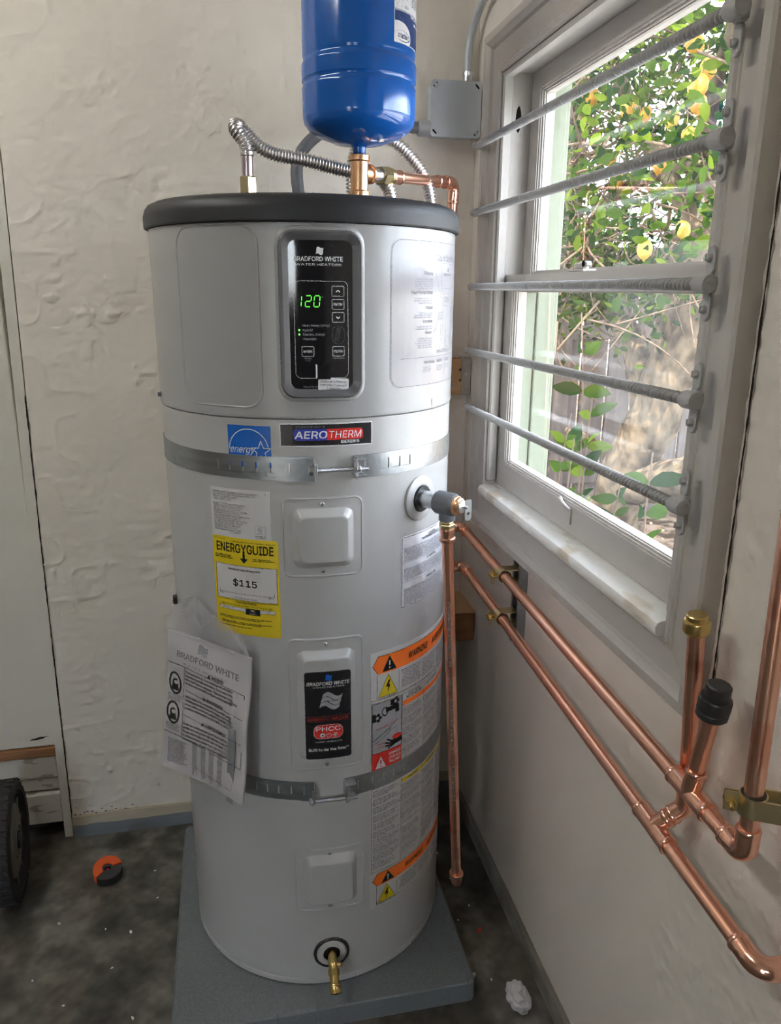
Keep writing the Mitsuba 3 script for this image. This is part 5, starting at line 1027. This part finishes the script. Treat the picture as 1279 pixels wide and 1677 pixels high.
def seen(p):
    """how large a leaf shows through the window from inside the room"""
    t = WX/p[0]; y, z = p[1]*t, 1.5+(p[2]-1.5)*t; return WY0 < y < WY1 and WZ0 < z < WZ1
spots.sort(key=lambda s: (not seen(s[0]), s[0]@s[0]))
def at_spot(s): M = rot_to(s[1], s[2]); M[:3, :3] *= s[3]; M[:3, 3] = s[0]; return M
for s in spots[:300]:
    scene[part(lt_+'__leaf')] = {**LP[(s[4], s[5])], 'to_world': T(at_spot(s).tolist())}
for mname in sorted(set(LM)):
    ms = []
    for s in spots[300:]:
        if s[5] == mname: M = at_spot(s); ms.append(tm(LV[s[4]].vertices@M[:3, :3].T+M[:3, 3], LV[s[4]].faces))
    add(lt_+'__foliage', cat(ms), mname, True, kind='stuff')
lm = lathe([(0, -.044), (.004, -.042), (.007, -.036), (.016, -.031), (.026, -.018), (.0295, 0), (.027, .017), (.018, .029), (.008, .035), (.003, .038), (0, .040)], 24)
LEMON_SAYS = ['lemon hanging furthest left in the upper window pane, near the topmost bar', 'large lemon in the middle of the upper pane between the top two bars', 'lemon just right of the large middle lemon, among thin twigs',
              'upper of two lemons hanging one above the other near the right side of the pane', 'lower of two lemons hanging one above the other near the right side of the pane', 'lemon just above the second window bar, towards its right end', 'lemon hanging just below the second window bar, right of its middle',
              'lemon at the right edge of the upper pane, above the stacked pair', 'highest lemon outside, just under the right end of the topmost bar', 'paler lemon between the large middle lemon and the stacked pair', 'small lemon hanging low beneath the large middle lemon',
              'pale yellow lemon hanging lowest, just above the meeting rail', 'pale yellow lemon to the right of the lowest one, above the meeting rail', 'small lemon just above the second bar, left of its middle', 'small lemon just below the second bar, left of its middle']
for k, p in enumerate(LEMON_AT):
    key = num('lemon'); say(key, LEMON_SAYS[k], 'lemon', 'lemons on the tree outside')
    d = np.array((g.gauss(0, .3), g.gauss(0, .3), 1.0)); M = rot_to(d, 0); R3 = np.c_[M[:3, 0], M[:3, 2], M[:3, 1]]; sc_ = g.uniform(.85, 1.15)
    add(key+'__fruit', tm(lm.vertices@R3.T*sc_+np.array(p), lm.faces), 'lemon_pale' if k in (11, 12, 9) else 'lemon_skin', True)
    q = np.array(p)+R3@np.array((0, 0, .038*sc_)); add(key+'__stalk', tube(spline([q, q+np.array((.006, .01, .03)), q+np.array((.012, .03, .075))], 6), .0022, 6), 'twig', True)
# low plants by the wall and the tree
def sprig(key, base, h, n, L, mats, spread=.25, seed=0):
    q = random.Random(seed); top = np.array(base)+np.array((q.uniform(-.06, .06), q.uniform(-.06, .06), h)); st_ = spline([base, (np.array(base)+top)/2+np.array((q.uniform(-.04, .04), q.uniform(-.04, .04), 0)), top], 10)
    add(key+'__stem', tube(st_, np.linspace(.006, .003, 10), 6), 'twig', True)
    lm_ = leaf_mesh(L, L*.46 if L > .05 else L*.3)
    pl_ = {m_: ply(lm_, m_, smooth=True) for m_ in mats}
    for i in range(n):
        t = .25+.75*(i+.5)/n; a = i*2.4+q.uniform(-.4, .4); d = np.array((math.cos(a), math.sin(a), q.uniform(-.1, .8))); M = rot_to(d, q.uniform(-.5, .5)+math.pi/2); M[:3, :3] *= q.uniform(.7, 1.15); M[:3, 3] = st_[int(t*9)]
        scene[part(key+'__leaf')] = {**pl_[mats[i % len(mats)]], 'to_world': T(M.tolist())}
SPR = [((1.50, 2.95, .0), 1.12, 22, .11, ['leaf_lime', 'leaf_green'], 'leafy lime green sprig in front of the fence outside the window'),
       ((1.30, 2.78, .0), 1.05, 26, .075, ['leaf_green', 'leaf_lime'], 'slender green plant beside the pale green frame outside the window'),
       ((1.22, 2.66, .0), .98, 30, .065, ['leaf_green'], 'bushy small leaved green plant nearest the pale green frame'),
       ((1.45, 2.30, .0), .98, 14, .12, ['leaf_green', 'leaf_dark'], 'broad leaved green sprig in front of the thick trunk'),
       ((1.42, 2.98, .0), 1.42, 12, .13, ['leaf_green', 'leaf_dark'], 'tall sprig of large dark leaves against the upper fence boards'),
       ((1.52, 2.62, .0), .62, 16, .10, ['leaf_lime', 'leaf_green'], 'low lime green sprig at the foot of the lemon tree'),
       ((1.58, 2.95, .0), .72, 18, .11, ['leaf_dark', 'leaf_green'], 'dark green sprig low beside the trunk of the lemon tree')]
for k, (b, h, n, L, ms, lab) in enumerate(SPR):
    key = say(num('garden_plant'), lab, 'plant'); sprig(key, b, h, n, L, ms, seed=40+k)
sk = say('strap_leaf_plant', 'clump of long arching strap shaped leaves at the foot of the window outside', 'plant')
q = random.Random(9)
for k in range(70):
    b = np.array((1.55+q.uniform(-.14, .14), 2.28+q.uniform(-.2, .2), -.02)); a = q.uniform(0, 6.28); d = np.array((math.cos(a), math.sin(a), 0)); L = q.uniform(.35, .62); w = q.uniform(.010, .017); sd2 = np.array((-d[1], d[0], 0)); V = []; F = []
    for i in range(9):
        t = i/8; c = b+d*L*.75*t**1.4+np.array((0, 0, 1))*L*(1.25*t-.85*t*t); ww = w*(1-.85*t**2); V += [c-sd2*ww, c+np.array((0, 0, -.3*ww)), c+sd2*ww]
        if i: j = 3*i; F += [(j-3, j-2, j+1), (j-3, j+1, j), (j-2, j-1, j+2), (j-2, j+2, j+1)]
    add(sk+'__blade', tm(V, F), 'leaf_strap', True)
# dry leaves on the soil
dry = [tm(LV[k % 3].vertices@(lambda M: M)(rot_to((g.gauss(0, 1), g.gauss(0, 1), g.gauss(0, .15)), g.uniform(0, 6)))[:3, :3].T*g.uniform(.6, 1)+np.array((g.uniform(.9, 2.8), g.uniform(1.2, 4.6), g.uniform(-.01, .02))), LV[k % 3].faces) for k in range(420)]
add(say('fallen_leaves', 'dry brown leaves strewn over the soil under the tree', 'leaves', kind='stuff'), cat(dry), 'fallen_leaf', True)
